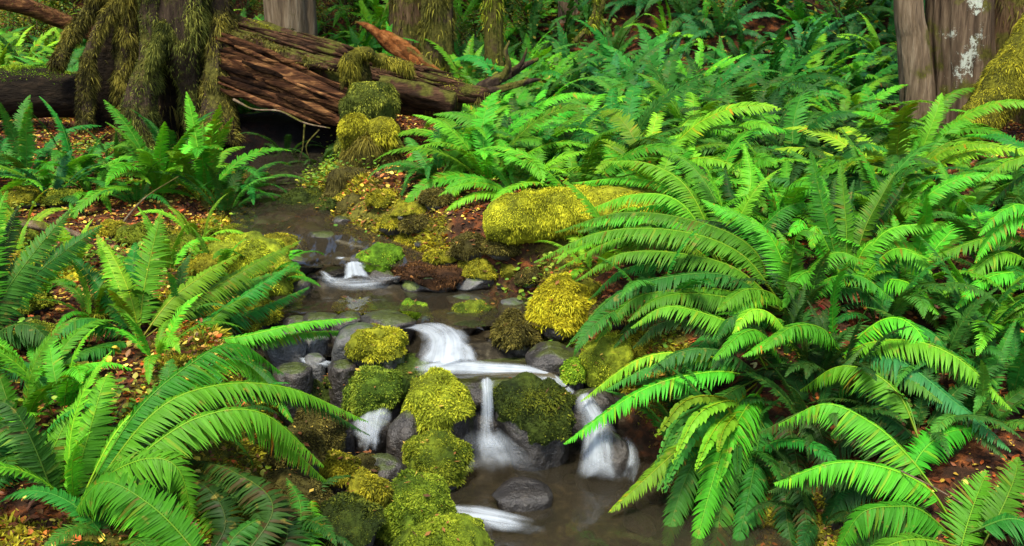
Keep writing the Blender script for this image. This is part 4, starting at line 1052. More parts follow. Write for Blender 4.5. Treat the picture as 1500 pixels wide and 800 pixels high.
for pth, rr in ((W((690, 138, 7.3), (720, 122, 7.3), (752, 104, 7.35), (788, 86, 7.5)), [8, 8, 6, 2]), (W((735, 116, 7.3), (744, 96, 7.3), (740, 76, 7.3), (746, 60, 7.35)), [5, 4, 3, 1]),
                (W((750, 104, 7.32), (764, 92, 7.3), (772, 70, 7.3)), [5, 3, 1]), (W((700, 134, 7.28), (728, 132, 7.25), (770, 120, 7.3), (792, 116, 7.4)), [5, 5, 4, 1.5])):
    limb_mb(m_, pth, [q * sl for q in rr], 16, 50, .5, 3, 7, 63 + len(rr))
tag(link('driftwood_root', m_.mesh('driftwood_root', M_BARK_DARK)), 'grey brown twisted driftwood root with forked tips behind the bright ferns', 'root')

# stilt-rooted mossy tree
tb = at(255, 200, 7.9); tb[2] = float(ground(tb[0], tb[1])) - .1
root = tree_root(tb, 'moss draped tree standing on stilt roots beside the fallen log')
s8 = px(7.8)
m_ = MB(); VT, FT = limb_mb(m_, W((250, 225, 8.1), (252, 120, 8.1), (254, 10, 8.1), (254, -260, 8.1), (250, -900, 8.2)) + [np.array([-2.7, 8.3, 11.0])], [58 * s8, 62 * s8, 74 * s8, 66 * s8, 50 * s8, 30 * s8], 48, 90, .3, 3.5, .7, 71)
place_child('trunk', m_, M_LOG_BLACK, root)
RT = [([(236, -60, 7.6), (232, 30, 7.6), (222, 90, 7.55), (204, 150, 7.45), (200, 215, 7.4)], [30, 24, 15, 22, 30]),
      ([(312, -40, 7.7), (318, 40, 7.65), (314, 110, 7.55), (318, 160, 7.5), (322, 212, 7.45)], [22, 16, 16, 22, 28]),
      ([(186, -60, 7.7), (188, 30, 7.7), (184, 100, 7.7), (182, 160, 7.7)], [16, 15, 14, 10]),
      ([(272, -60, 7.6), (272, 30, 7.6), (270, 80, 7.6), (280, 130, 7.65), (286, 205, 7.7)], [36, 34, 28, 16, 12]),
      ([(215, -50, 7.7), (178, 0, 7.65), (150, 34, 7.6), (136, 66, 7.55), (126, 110, 7.5), (128, 190, 7.45)], [10, 9, 7, 8, 9, 10]),
      ([(182, -60, 7.8), (150, -10, 7.75), (120, 30, 7.7), (100, 62, 7.6), (84, 98, 7.5)], [14, 11, 9, 8, 9]),
      ([(250, 40, 7.5), (232, 70, 7.42), (222, 100, 7.4)], [12, 9, 5]),
      ([(164, -60, 8.1), (162, 40, 8.1), (156, 120, 8.1), (152, 210, 8.1)], [14, 18, 22, 26]),
      ([(338, 30, 7.7), (330, 60, 7.6), (334, 110, 7.55), (336, 190, 7.5)], [7, 6, 6, 8])]
for k, (pth, rr) in enumerate(RT):
    m_ = MB(); V, F = limb_mb(m_, W(*pth), [q * s8 for q in rr], 26, 70, .28, 2.6, 1.6, 72 + k)
    o = place_child('root', m_, M_LOG_BLACK if k == 7 else M_BARK_DARK, root)  # the root in the side hollow is blackened to paint in its shade
    m2 = MB(); tufts(m2, V, F, 60 if k == 7 else 13000, .042, .005, [(.014,.013,.004),(.085,.078,.014),(.27,.24,.04)] if k % 3 else [(.014,.020,.005),(.075,.09,.015),(.23,.24,.045)], .9, .75, 80 + k, None, 9, -.7)
    m2_o = np.array(root.location); m2.V = [v - m2_o for v in m2.V]
    link('moss', m2.mesh('moss', M_MOSS), o)
m2 = MB(); tufts(m2, VT, FT, 5000, .08, .007, OLIVEC, .9, 1.4, 99, lambda c, n_: (c[:, 2] < 3) * 1.0, 9, -.5); place_child('moss', m2, M_MOSS, root)
add_crown(root, np.array([-2.7, 8.3, 11.0]), 0, 1.2)

# thin mossy saplings on the slope
for k, (pth, lab) in enumerate(((W((842, 62, 9.3), (868, 28, 9.4), (878, -40, 9.5)), 'thin mossy leaning sapling beside the small pale trunk'), (W((872, 40, 9.6), (884, 0, 9.7), (886, -60, 9.8)), 'thin mossy upright sapling behind the leaning one'))):
    m_ = MB(); V, F = limb_mb(m_, pth, [.025, .02, .016], 10, 30, .1, 2, 2, 90 + k)
    r_ = tree_root(pth[0], lab, 'sapling'); place_child('trunk', m_, M_BARK_MOSSY, r_)
    m2 = MB(); tufts(m2, V, F, 700, .04, .01, GREENC, .9, .8, 90 + k); place_child('moss', m2, M_MOSS, r_)
# ------------------------------------------------------------------ ferns traced from the photograph
H_ = 'large sword ferns along the stream'
hero_fern((112, 752, 2.85), 'big bright fern arching over the mossy stones towards the stream', H_, [
    ([(112, 745), (195, 610), (270, 540), (345, 503), (416, 548)], 2.85, 3.35, 56, {'droop': .6, 'up': (-.2, -.4, 1), 'fold': 0}),
    ([(118, 742), (220, 610), (310, 566), (420, 568), (538, 617)], 2.85, 3.30, 44, {}),
    ([(125, 745), (200, 672), (290, 612), (385, 606), (474, 682)], 2.8, 3.10, 48, {'up': (0, -.35, 1), 'droop': .55, 'fold': -.05}),
    ([(100, 760), (150, 702), (215, 672), (262, 688), (282, 762)], 2.8, 2.78, 52, {'up': (0, -.6, 1)}),
    ([(96, 745), (126, 650), (150, 566), (162, 545)], 2.85, 3.15, 46, {'up': (.1, -1, .5), 'yellow': 0.040}),
    ([(86, 745), (44, 640), (10, 592), (-40, 590)], 2.85, 2.9, 40, {'tone': 'deep'}),
    ([(80, 750), (72, 680), (100, 612), (122, 580)], 2.85, 3.1, 40, {'up': (.1, -1, .5), 'yellow': 0.025}),
    ([(130, 745), (190, 660), (240, 600), (300, 545)], 2.85, 3.4, 40, {'tone': 'yellow'}),
    ], 'bright', 4, .55)
hero_fern((305, 842, 2.55), 'bright fern rising from the bottom edge beside the big arching fern', H_, [
    ([(300, 840), (276, 796), (218, 738), (150, 706), (104, 757)], 2.5, 2.65, 58, {'up': (-.2, -.7, 1)}),
    ([(310, 840), (350, 780), (400, 760), (450, 800)], 2.5, 2.8, 40, {'tone': 'deep', 'brown': .15}),
    ([(330, 850), (400, 745), (340, 690), (270, 672)], 2.5, 3.0, 46, {'tone': 'shade', 'brown': .22, 'yellow': 0.040}),
    ([(340, 860), (420, 790), (390, 720), (330, 690)], 2.5, 2.95, 46, {'tone': 'shade', 'brown': .25, 'yellow': 0.050}),
    ([(360, 860), (430, 800), (440, 740), (420, 700)], 2.5, 3.0, 38, {'tone': 'deep', 'brown': .2}),
    ([(280, 850), (330, 770), (300, 712), (240, 705)], 2.5, 2.9, 44, {'tone': 'shade', 'brown': .2}),
    ], 'bright', 0)
hero_fern((-40, 740, 2.5), 'pale yellowing fern reaching in from the lower corner', H_, [
    ([(-60, 735), (0, 750), (60, 780), (110, 830)], 2.5, 2.45, 48, {'tone': 'yellow', 'yellow': 0.200, 'up': (.2, -.6, 1)}),
    ([(-50, 730), (10, 690), (60, 660), (110, 660)], 2.5, 2.8, 40, {'tone': 'deep'}),
    ([(-50, 730), (-10, 660), (30, 630), (70, 640)], 2.5, 2.8, 40, {}),
    ], 'deep', 2, .5)
hero_fern((203, 497, 3.75), 'upright fern with straight fronds in front of the golden stubs', H_, [
    ([(203, 497), (210, 430), (222, 370), (236, 312)], 3.75, 3.95, 40, {'up': (.15, -1, .2), 'yellow': 0.025}),
    ([(200, 495), (178, 430), (160, 385), (142, 345)], 3.75, 3.95, 34, {'up': (.1, -1, .3)}),
    ([(207, 496), (250, 440), (300, 402), (350, 372)], 3.75, 4.1, 30, {'up': (-.3, -1, .5)}),
    ([(210, 497), (285, 440), (360, 395), (440, 352)], 3.75, 4.3, 30, {'up': (-.3, -1, .6)}),
    ([(212, 500), (300, 470), (370, 425), (430, 385)], 3.75, 4.2, 30, {'tone': 'deep', 'up': (-.2, -.7, 1)}),
    ([(195, 497), (150, 470), (110, 470), (70, 500)], 3.75, 3.5, 32, {'tone': 'deep'}),
    ([(198, 500), (150, 505), (90, 530), (40, 580)], 3.75, 3.3, 34, {'tone': 'deep'}),
    ], 'yellow', 2, .45, ('up',))
hero_fern((-30, 520, 3.6), 'tall ladder like fern at the edge under the leafy bank', H_, [
    ([(-40, 520), (0, 440), (50, 370), (102, 308)], 3.6, 3.9, 38, {'up': (.3, -1, .4), 'tone': 'deep'}),
    ([(-40, 520), (10, 480), (50, 480), (90, 520)], 3.6, 3.5, 34, {'tone': 'deep'}),
    ([(-40, 520), (-20, 420), (-10, 340), (10, 280)], 3.6, 3.8, 34, {'up': (.3, -1, .4)}),
    ([(-30, 530), (20, 530), (60, 560), (80, 610)], 3.6, 3.2, 34, {'tone': 'blue'}),
    ([(-30, 560), (10, 575), (40, 600), (60, 660)], 3.5, 3.1, 34, {'tone': 'deep'}),
    ], 'bright', 2, .5)
hero_fern((300, 500, 3.9), 'low fern whose single frond reaches over the grey slabs', H_, [
    ([(290, 500), (360, 492), (440, 474), (522, 466)], 3.9, 4.15, 20, {'up': (0, -.5, 1)}),
    ([(290, 500), (340, 520), (380, 540), (420, 580)], 3.9, 3.6, 22, {'tone': 'deep'}),
    ([(290, 500), (260, 530), (240, 560), (220, 600)], 3.9, 3.5, 24, {'tone': 'deep'}),
    ([(292, 500), (310, 470), (350, 440), (395, 432)], 3.9, 4.3, 18, {}),
    ], 'bright', 0)
# ---- right bank
hero_fern((1150, 452, 3.92), 'large fern throwing layered level fronds over the gold hummock', H_, [
    ([(1148, 450), (1085, 372), (990, 338), (877, 341), (782, 384)], 3.92, 4.0, 32, {}),
    ([(1148, 450), (1100, 362), (1010, 322), (908, 312), (813, 340)], 3.95, 4.15, 30, {}),
    ([(1146, 452), (1080, 395), (1000, 372), (910, 372), (842, 412)], 3.9, 3.9, 32, {}),
    ([(1146, 452), (1070, 405), (985, 405), (905, 432), (835, 500)], 3.88, 3.7, 32, {'tone': 'deep'}),
    ([(1146, 455), (1060, 425), (990, 425), (925, 440), (872, 500)], 3.86, 3.65, 30, {}),
    ([(1146, 458), (1090, 440), (1010, 430), (958, 440), (920, 470)], 3.84, 3.6, 32, {}),
    ([(1148, 450), (1130, 380), (1090, 325), (1028, 292)], 3.95, 4.2, 34, {'up': (.3, -.9, .8)}),
    ([(1150, 450), (1142, 390), (1112, 335), (1062, 302)], 3.92, 4.1, 34, {'up': (.3, -.9, .8)}),
    ([(1152, 450), (1150, 400), (1132, 352), (1100, 318)], 3.9, 4.0, 32, {'up': (.3, -.9, .8)}),
    ([(1152, 450), (1160, 380), (1172, 340), (1210, 345)], 3.9, 3.8, 28, {}),
    ([(1152, 450), (1190, 390), (1230, 370), (1275, 388)], 3.9, 3.8, 30, {}),
    ([(1154, 452), (1210, 410), (1260, 405), (1310, 440)], 3.88, 3.65, 30, {}),
    ([(1150, 455), (1130, 430), (1090, 425), (1050, 455)], 3.85, 3.5, 30, {'tone': 'bright'}),
    ([(1146, 458), (1080, 470), (1030, 500), (985, 560)], 3.8, 3.45, 30, {'tone': 'deep'}),
    ], 'bright', 0)
hero_fern((1130, 548, 3.5), 'huge dark hearted fern in the middle of the bank with fronds hanging to the pool', H_, [
    ([(1126, 545), (1090, 488), (1040, 462), (975, 450), (924, 480)], 3.5, 3.45, 34, {}),
    ([(1150, 540), (1118, 490), (1088, 488), (1046, 526)], 3.5, 3.15, 32, {}),
    ([(1236, 520), (1205, 482), (1162, 478), (1116, 512)], 3.5, 3.15, 32, {}),
    ([(1170, 520), (1135, 465), (1100, 455), (1074, 488)], 3.5, 3.3, 28, {}),
    ([(1124, 556), (1085, 610), (1054, 673), (1014, 815)], 3.48, 2.9, 42, {'yellow': 0.030}),
    ([(1126, 560), (1112, 640), (1100, 710), (1076, 815)], 3.48, 2.88, 38, {'tone': 'deep'}),
    ([(1116, 560), (1050, 630), (1005, 700), (970, 815)], 3.48, 2.95, 38, {'tone': 'deep', 'yellow': 0.025}),
    ([(1110, 560), (1060, 600), (980, 670), (893, 750)], 3.48, 3.05, 36, {'solo': True, 'yellow': 0.070, 'tone': 'yellow'}),
    ([(1108, 552), (1040, 545), (940, 572), (826, 650)], 3.48, 3.35, 32, {'solo': True, 'yellow': 0.060}),
    ([(1108, 550), (1030, 520), (940, 525), (850, 588)], 3.48, 3.5, 24, {'solo': True, 'yellow': 0.075, 'tone': 'yellow'}),
    ([(1108, 556), (1060, 580), (1005, 625), (955, 705)], 3.48, 3.2, 32, {'solo': True, 'tone': 'deep'}),
    ([(1138, 560), (1160, 640), (1175, 720), (1190, 830)], 3.48, 2.8, 36, {'tone': 'shade', 'brown': .25}),
    ([(1140, 556), (1185, 600), (1215, 680), (1225, 800)], 3.48, 2.9, 34, {'tone': 'shade', 'brown': .15}),
    ([(1140, 552), (1200, 545), (1260, 560), (1320, 610)], 3.48, 3.2, 34, {'tone': 'blue'}),
    ([(1112, 548), (1060, 515), (1000, 515), (950, 545)], 3.5, 3.4, 30, {'tone': 'blue'}),
    ], 'bright', 0)
hero_fern((1075, 612, 3.3), 'small fern with short rounded yellow green fronds at the pool edge', H_, [
    ([(1090, 590), (1060, 588), (1020, 610), (985, 678)], 3.3, 2.75, 18, {'tone': 'yellow', 'n': 20}),
    ([(1090, 590), (1040, 580), (1000, 590), (960, 640)], 3.3, 2.75, 18, {'tone': 'yellow', 'n': 20}),
    ([(1090, 592), (1062, 610), (1040, 640), (1018, 690)], 3.3, 2.75, 18, {'tone': 'yellow', 'n': 20}),
    ([(1092, 592), (1075, 610), (1060, 630), (1052, 662)], 3.3, 2.75, 16, {'tone': 'yellow', 'n': 18}),
    ], 'yellow', 0)
hero_fern((1405, 775, 2.85), 'fern with broad arching fronds and yellow flecks near the bottom corner', H_, [
    ([(1392, 760), (1360, 716), (1300, 686), (1225, 678), (1134, 708)], 2.85, 2.90, 44, {'yellow': 0.050, 'up': (0, -.35, 1), 'droop': .65, 'fold': -.1}),
    ([(1400, 790), (1350, 748), (1310, 742), (1262, 752), (1226, 806)], 2.75, 2.68, 50, {'yellow': 0.025, 'up': (0, -.35, 1), 'droop': .55, 'fold': -.1}),
    ([(1372, 720), (1330, 668), (1280, 622), (1210, 592), (1140, 622)], 2.9, 3.1, 42, {'yellow': 0.110, 'up': (0, -.35, 1), 'droop': .65, 'fold': -.1}),
    ([(1345, 640), (1318, 580), (1275, 545), (1225, 538), (1172, 572)], 3.0, 3.3, 38, {'up': (0, -.35, 1), 'droop': .6, 'fold': -.1}),
    ([(1402, 830), (1412, 785), (1428, 735), (1446, 690)], 2.7, 2.95, 64, {'up': (-.1, -1, .7), 'yellow': 0.030, 'droop': .3}),
    ([(1440, 800), (1470, 740), (1486, 700), (1492, 670)], 2.75, 2.95, 46, {'up': (-.1, -1, .7), 'droop': .3}),
    ([(1330, 720), (1345, 670), (1385, 635), (1446, 624)], 2.92, 3.1, 40, {'up': (0, -.8, 1)}),
    ([(1400, 800), (1340, 790), (1290, 806), (1240, 850)], 2.6, 2.5, 48, {'droop': .55}),
    ([(1360, 720), (1290, 700), (1230, 730), (1190, 830)], 2.95, 2.95, 40, {'tone': 'shade'}),
    ([(1350, 680), (1290, 640), (1230, 650), (1180, 740)], 3.05, 3.15, 40, {'tone': 'shade', 'brown': .2}),
    ([(1360, 730), (1310, 730), (1270, 770), (1240, 850)], 2.95, 2.9, 40, {'tone': 'deep'}),
    ([(1360, 660), (1300, 610), (1250, 610), (1190, 660)], 3.1, 3.25, 36, {'tone': 'shade'}),
    ([(1420, 780), (1480, 760), (1520, 780), (1560, 840)], 2.7, 2.6, 46, {'tone': 'deep'}),
    ], 'bright', 0, dead=1)
hero_fern((1225, 530, 3.5), 'fern throwing long fronds towards the edge above the broad arching one', H_, [
    ([(1215, 540), (1265, 505), (1340, 500), (1410, 530), (1482, 600)], 3.5, 3.05, 38, {'yellow': 0.025}),
    ([(1215, 540), (1260, 530), (1320, 545), (1380, 590)], 3.5, 3.1, 34, {'tone': 'deep'}),
    ([(1215, 535), (1290, 470), (1340, 480), (1372, 545)], 3.5, 3.2, 36, {}),
    ([(1220, 540), (1300, 520), (1400, 590), (1480, 660)], 3.5, 2.9, 36, {'tone': 'blue'}),
    ([(1215, 540), (1240, 560), (1280, 600), (1330, 680)], 3.5, 3.0, 34, {'tone': 'shade'}),
    ], 'bright', 3, .5)
hero_fern((1560, 420, 3.3), 'fern reaching in from the edge with light tipped drooping fronds', H_, [
    ([(1560, 420), (1500, 350), (1440, 350), (1352, 382)], 3.3, 3.3, 34, {'yellow': 0.050}),
    ([(1560, 420), (1510, 310), (1470, 308), (1434, 345)], 3.3, 3.2, 36, {'yellow': 0.075}),
    ([(1560, 420), (1520, 250), (1480, 236), (1436, 266)], 3.35, 3.4, 36, {'yellow': 0.060}),
    ([(1560, 430), (1500, 400), (1440, 410), (1400, 452)], 3.3, 3.0, 34, {}),
    ([(1560, 440), (1520, 430), (1480, 450), (1464, 490)], 3.2, 2.95, 36, {}),
    ([(1560, 430), (1480, 370), (1420, 400), (1380, 430)], 3.3, 3.2, 34, {'yellow': 0.075}),
    ], 'bright', 2, .5)
hero_fern((1240, 430, 4.1), 'fern with three straight upright fronds amid the arching mass', H_, [
    ([(1235, 420), (1215, 340), (1200, 280), (1188, 222)], 4.1, 4.25, 30, {'up': (0, -1, .1), 'fold': .0}),
    ([(1240, 420), (1240, 340), (1236, 290), (1232, 236)], 4.1, 4.25, 26, {'up': (0, -1, .1), 'fold': .0}),
    ([(1245, 420), (1265, 340), (1290, 290), (1312, 252)], 4.1, 4.25, 28, {'up': (0, -1, .1), 'fold': .0}),
    ([(1240, 425), (1290, 345), (1350, 328), (1392, 330)], 4.1, 4.0, 28, {}),
    ([(1240, 425), (1180, 330), (1170, 330), (1155, 345)], 4.1, 3.9, 28, {}),
    ([(1245, 430), (1300, 370), (1340, 370), (1365, 400)], 4.1, 3.8, 30, {}),
    ([(1240, 430), (1200, 400), (1170, 405), (1148, 450)], 4.1, 3.7, 30, {}),
    ([(1250, 430), (1300, 410), (1340, 420), (1375, 460)], 4.1, 3.7, 30, {}),
    ], 'bright', 3, .5, dead=1)
hero_fern((1062, 395, 4.45), 'fern sending long level fronds towards the golden mossy log', H_, [
    ([(1060, 395), (1000, 300), (930, 285), (850, 312)], 4.45, 4.6, 28, {}),
    ([(1060, 395), (1000, 330), (920, 318), (840, 330)], 4.45, 4.4, 28, {}),
    ([(1060, 390), (1010, 280), (950, 240), (880, 236)], 4.45, 4.8, 28, {}),
    ([(1062, 390), (1050, 300), (1010, 240), (960, 215)], 4.45, 4.9, 28, {'up': (0, -.8, .8)}),
    ([(1062, 390), (1090, 310), (1100, 260), (1090, 210)], 4.45, 4.8, 28, {'up': (0, -1, .4)}),
    ([(1062, 395), (1120, 330), (1160, 300), (1210, 300)], 4.45, 4.5, 28, {}),
    ([(1060, 395), (990, 350), (930, 360), (880, 400)], 4.45, 4.2, 28, {'tone': 'yellow'}),
    ], 'bright', 4, .6)

# ------------------------------------------------------------------ more ferns, standing on the ground
def spot(u, v, size, n, label, group, tone='bright', **kw):
    return fern(on(u, v), size, n, label, group, tone, **kw)
LB = 'ferns on the shaded ground before the rooted tree'
for (u, v, s, n, t, lab) in ((40, 262, .62, 11, 'deep', 'dark fern in front of the dark fallen log'), (112, 268, .62, 11, 'deep', 'dark green fern under the slanting stilt root'),
        (175, 262, .52, 10, 'deep', 'small dark fern at the foot of the mossy roots'), (235, 290, .72, 14, 'bright', 'bright fern in front of the moss draped tree'),
        (300, 296, .78, 14, 'bright', 'bright fern drooping toward the dark hollow'), (-20, 262, .6, 11, 'deep', 'dark fern cut by the picture edge beside the dark log'),
        (250, 250, .55, 10, 'deep', 'dull fern squeezed between the two front roots'), (330, 318, .55, 9, 'deep', 'drooping fern on the bank over the stream bend'), (80, 300, .5, 8, 'blue', 'single blue green fern on the leafy bank')):
    spot(u, v, s, n, lab, LB, t)
for (u, v, s, n, t, lab) in ((140, 290, .5, 11, 'bright', 'lively fern on the leafy bank beyond the pale branch'), (200, 300, .45, 10, 'deep', 'small fern on the leafy bank beneath the draped tree'), (70, 285, .45, 10, 'bright', 'small bright fern rooted near the golden hummocks'), (-10, 300, .5, 10, 'bright', 'bright fern at the picture edge above the golden hummocks'), (345, 290, .55, 11, 'deep', 'deep green fern hanging over the mouth of the hollow'),
        (420, 235, .4, 8, 'shade', 'dim fern growing inside the dark hollow'), (470, 250, .36, 8, 'shade', 'dim fern clinging beside the snag in the hollow'), (60, 560, .45, 9, 'bright', 'fern filling the gap above the big arching fern'), (250, 640, .35, 8, 'deep', 'dark fern under the second arching frond'), (30, 700, .45, 9, 'deep', 'dark fern low at the picture edge'), (170, 800, .4, 8, 'deep', 'dark fern below the bright broad frond')):
    spot(u, v, s, n, lab, LB, t, kinds=('flat', 'mid', 'flat'))
for (u, v, s, n, t, lab) in ((30, 350, .34, 8, 'yellow', 'small yellow green fern beside the pale branch'), (110, 390, .34, 8, 'yellow', 'small light fern between the two golden stubs'), (245, 400, .36, 9, 'bright', 'small feathery fern behind the upright one'), (290, 360, .36, 8, 'yellow', 'small light fern at the edge of the broad mossy mound'), (50, 450, .38, 9, 'bright', 'light fern in front of the golden stubs'),
        (140, 470, .36, 8, 'bright', 'feathery low fern just before the golden stubs'), (320, 420, .34, 9, 'bright', 'low feathery fern creeping over the long golden cushion'), (260, 470, .36, 8, 'deep', 'low dark fern between the upright fern and the long cushion'), (20, 400, .4, 9, 'yellow', 'pale fern by the picture edge under the leafy bank'), (90, 610, .4, 9, 'bright', 'light fern under the three yellow leaves'), (230, 530, .36, 8, 'bright', 'light fern between the yellow leaves and the grey slabs')):
    spot(u, v, s, n, lab, LB, t)
spot(385, 425, .42, 12, 'small low fern growing on the broad mossy mound', LB, 'bright', kinds=('mid', 'flat'))
spot(28, 640, .5, 8, 'half hidden fern under the big arching fern', LB, 'bright')
spot(330, 610, .35, 7, 'little fern in the shade of the arching fronds', LB, 'deep', kinds=('mid', 'flat'))
spot(400, 800, .45, 9, 'brownish fern hanging over the shaded stones', LB, 'shade', kinds=('mid', 'flat'), dead=2)

# the bright bank: rows of ferns from the log end to the grey tree
BK = 'ferns of the bright bank'
def where_bank(u, v):
    if u < 700: a = 'beside the fallen log end'
    elif u < 860: a = 'behind the golden mossy log'
    elif u < 1050: a = 'uphill of the golden mossy log'
    elif u < 1250: a = 'on the open middle of the bank'
    else: a = 'under the great grey tree'
    b = 'in the upper row' if v < 205 else ('in the middle row' if v < 270 else 'in the lower row')
    return f'{a} {b}'
taken = []
def free(x, y, d):
    for (a, b) in taken:
        if (a - x) ** 2 + (b - y) ** 2 < d * d: return False
    taken.append((x, y)); return True
nb = 0
for k in range(6000):
    y = rng.uniform(4.9, 8.9); x = rng.uniform(-1.3, 5.2)
    xr_ = float(np.interp(y, SY, SR))
    if x < xr_ + .32: continue
    z = float(ground(x, y)); u, v = to_px((x, y, z))
    if u < 690 or u > 1540: continue
    if x < .85 and y < 5.12: continue
    if u < 640 and v < 215: continue
    if v > 345 and u < 900: continue
    if u < 720 and y > 6.9: continue
    if u > 1300 and y > 7.2: continue
    if u > 1290 and v < 215: continue
    if u > 1350 and y > 5.5: continue
    if not free(x, y, .36 if y < 7 else .40): continue
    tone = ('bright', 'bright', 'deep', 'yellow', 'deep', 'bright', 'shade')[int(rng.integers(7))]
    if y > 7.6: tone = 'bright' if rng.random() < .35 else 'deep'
    w = where_bank(u, v)
    look = {'bright': 'bright green', 'yellow': 'yellow green', 'deep': 'deep green', 'shade': 'dull dark'}[tone]
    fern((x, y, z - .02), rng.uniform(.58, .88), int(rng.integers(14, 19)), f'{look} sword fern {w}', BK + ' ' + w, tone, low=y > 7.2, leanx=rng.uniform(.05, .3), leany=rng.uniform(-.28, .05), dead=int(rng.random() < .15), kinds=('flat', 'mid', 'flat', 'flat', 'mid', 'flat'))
    nb += 1
for (u, v, s, n, t, lab) in ((690, 236, .72, 15, 'bright', 'bright fern spreading over the bank beside the mossy snag'), (640, 262, .5, 11, 'deep', 'fern leaning from the bank beside the golden moss balls'), (775, 240, .7, 15, 'bright', 'bright fern on the bank edge above the mossy branch')):
    spot(u, v, s, n, lab, 'ferns of the near bank', t, kinds=('flat', 'mid', 'flat'), leanx=.15, leany=-.12)
# nearer bank filler, under the traced ferns
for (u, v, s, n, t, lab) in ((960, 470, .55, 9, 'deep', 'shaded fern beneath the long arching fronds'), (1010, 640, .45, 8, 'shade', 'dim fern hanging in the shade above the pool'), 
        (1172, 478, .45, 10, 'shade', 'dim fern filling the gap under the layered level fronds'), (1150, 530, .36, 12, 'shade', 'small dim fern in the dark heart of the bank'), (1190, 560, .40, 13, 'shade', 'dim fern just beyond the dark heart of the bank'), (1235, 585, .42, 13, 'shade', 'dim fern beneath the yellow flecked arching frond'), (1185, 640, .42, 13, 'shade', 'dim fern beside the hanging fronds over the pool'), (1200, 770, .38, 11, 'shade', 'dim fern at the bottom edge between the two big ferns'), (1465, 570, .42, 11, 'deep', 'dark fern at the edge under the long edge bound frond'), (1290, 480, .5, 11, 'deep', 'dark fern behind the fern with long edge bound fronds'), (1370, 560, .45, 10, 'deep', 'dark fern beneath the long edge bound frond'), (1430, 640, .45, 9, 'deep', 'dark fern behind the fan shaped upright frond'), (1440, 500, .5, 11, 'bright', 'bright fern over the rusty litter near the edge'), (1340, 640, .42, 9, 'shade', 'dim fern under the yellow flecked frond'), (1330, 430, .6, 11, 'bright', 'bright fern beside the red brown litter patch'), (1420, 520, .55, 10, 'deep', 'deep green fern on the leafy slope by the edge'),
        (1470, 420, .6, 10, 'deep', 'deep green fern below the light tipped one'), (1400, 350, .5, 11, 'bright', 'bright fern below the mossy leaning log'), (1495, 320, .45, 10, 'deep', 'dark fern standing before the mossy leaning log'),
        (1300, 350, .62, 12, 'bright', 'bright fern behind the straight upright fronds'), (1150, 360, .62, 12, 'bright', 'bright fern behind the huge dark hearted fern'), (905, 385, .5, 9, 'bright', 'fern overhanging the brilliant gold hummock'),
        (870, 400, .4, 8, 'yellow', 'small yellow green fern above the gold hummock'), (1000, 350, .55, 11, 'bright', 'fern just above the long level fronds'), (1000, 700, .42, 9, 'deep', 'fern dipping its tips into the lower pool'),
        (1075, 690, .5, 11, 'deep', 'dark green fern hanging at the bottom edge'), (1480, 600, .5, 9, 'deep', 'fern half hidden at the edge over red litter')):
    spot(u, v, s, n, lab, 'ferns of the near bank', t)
# far slope: single-mesh ferns
def where_hill(u, v):
    if u < 360: a = 'beyond the rooted tree'
    elif u < 700: a = 'beyond the fallen log'
    elif u < 900: a = 'behind the driftwood root'
    elif u < 1120: a = 'on the middle of the dark slope'
    elif u < 1330: a = 'on the dark slope beside the grey tree'
    else: a = 'behind the great grey tree'
    return a + (' near the slope foot' if v > 95 else ' high on the slope')
nh = 0; taken = []
for k in range(9000):
    y = rng.uniform(8.5, 13.5); x = rng.uniform(-6, 8.5)
    z = float(ground(x, y)); u, v = to_px((x, y, z))
    if not (-60 < u < 1560) or v < -40: continue
    if u < 700 and rng.random() < .4: continue
    if not free(x, y, .30 if y < 12 else .45): continue
    if nh >= 165: break
    t = rng.random()
    tone = ('blue' if t < .5 else ('deep' if t < .85 else 'bright')) if u > 780 else ('deep' if t < .25 else ('bright' if t < .7 else 'yellow'))
    look = {'blue': 'blue green', 'deep': 'dark green', 'bright': 'fresh green', 'yellow': 'yellowish'}[tone]
    o = link('sword_fern', FAR_FERN[rng.integers(8)], None, (x, y, z - .03)); s = rng.uniform(.56, .88)
    o.scale = (s, s, s); qa = Euler((rng.normal(.36, .12), rng.normal(0, .12), 0)).to_matrix() @ Matrix.Rotation(rng.uniform(0, 6.28), 3, 'Z'); o.rotation_euler = qa.to_euler(); o.color = jitter(TONES[tone])
    w = where_hill(u, v)
    tag(o, f'{look} sword fern {w}', 'fern', 'ferns ' + w); nh += 1


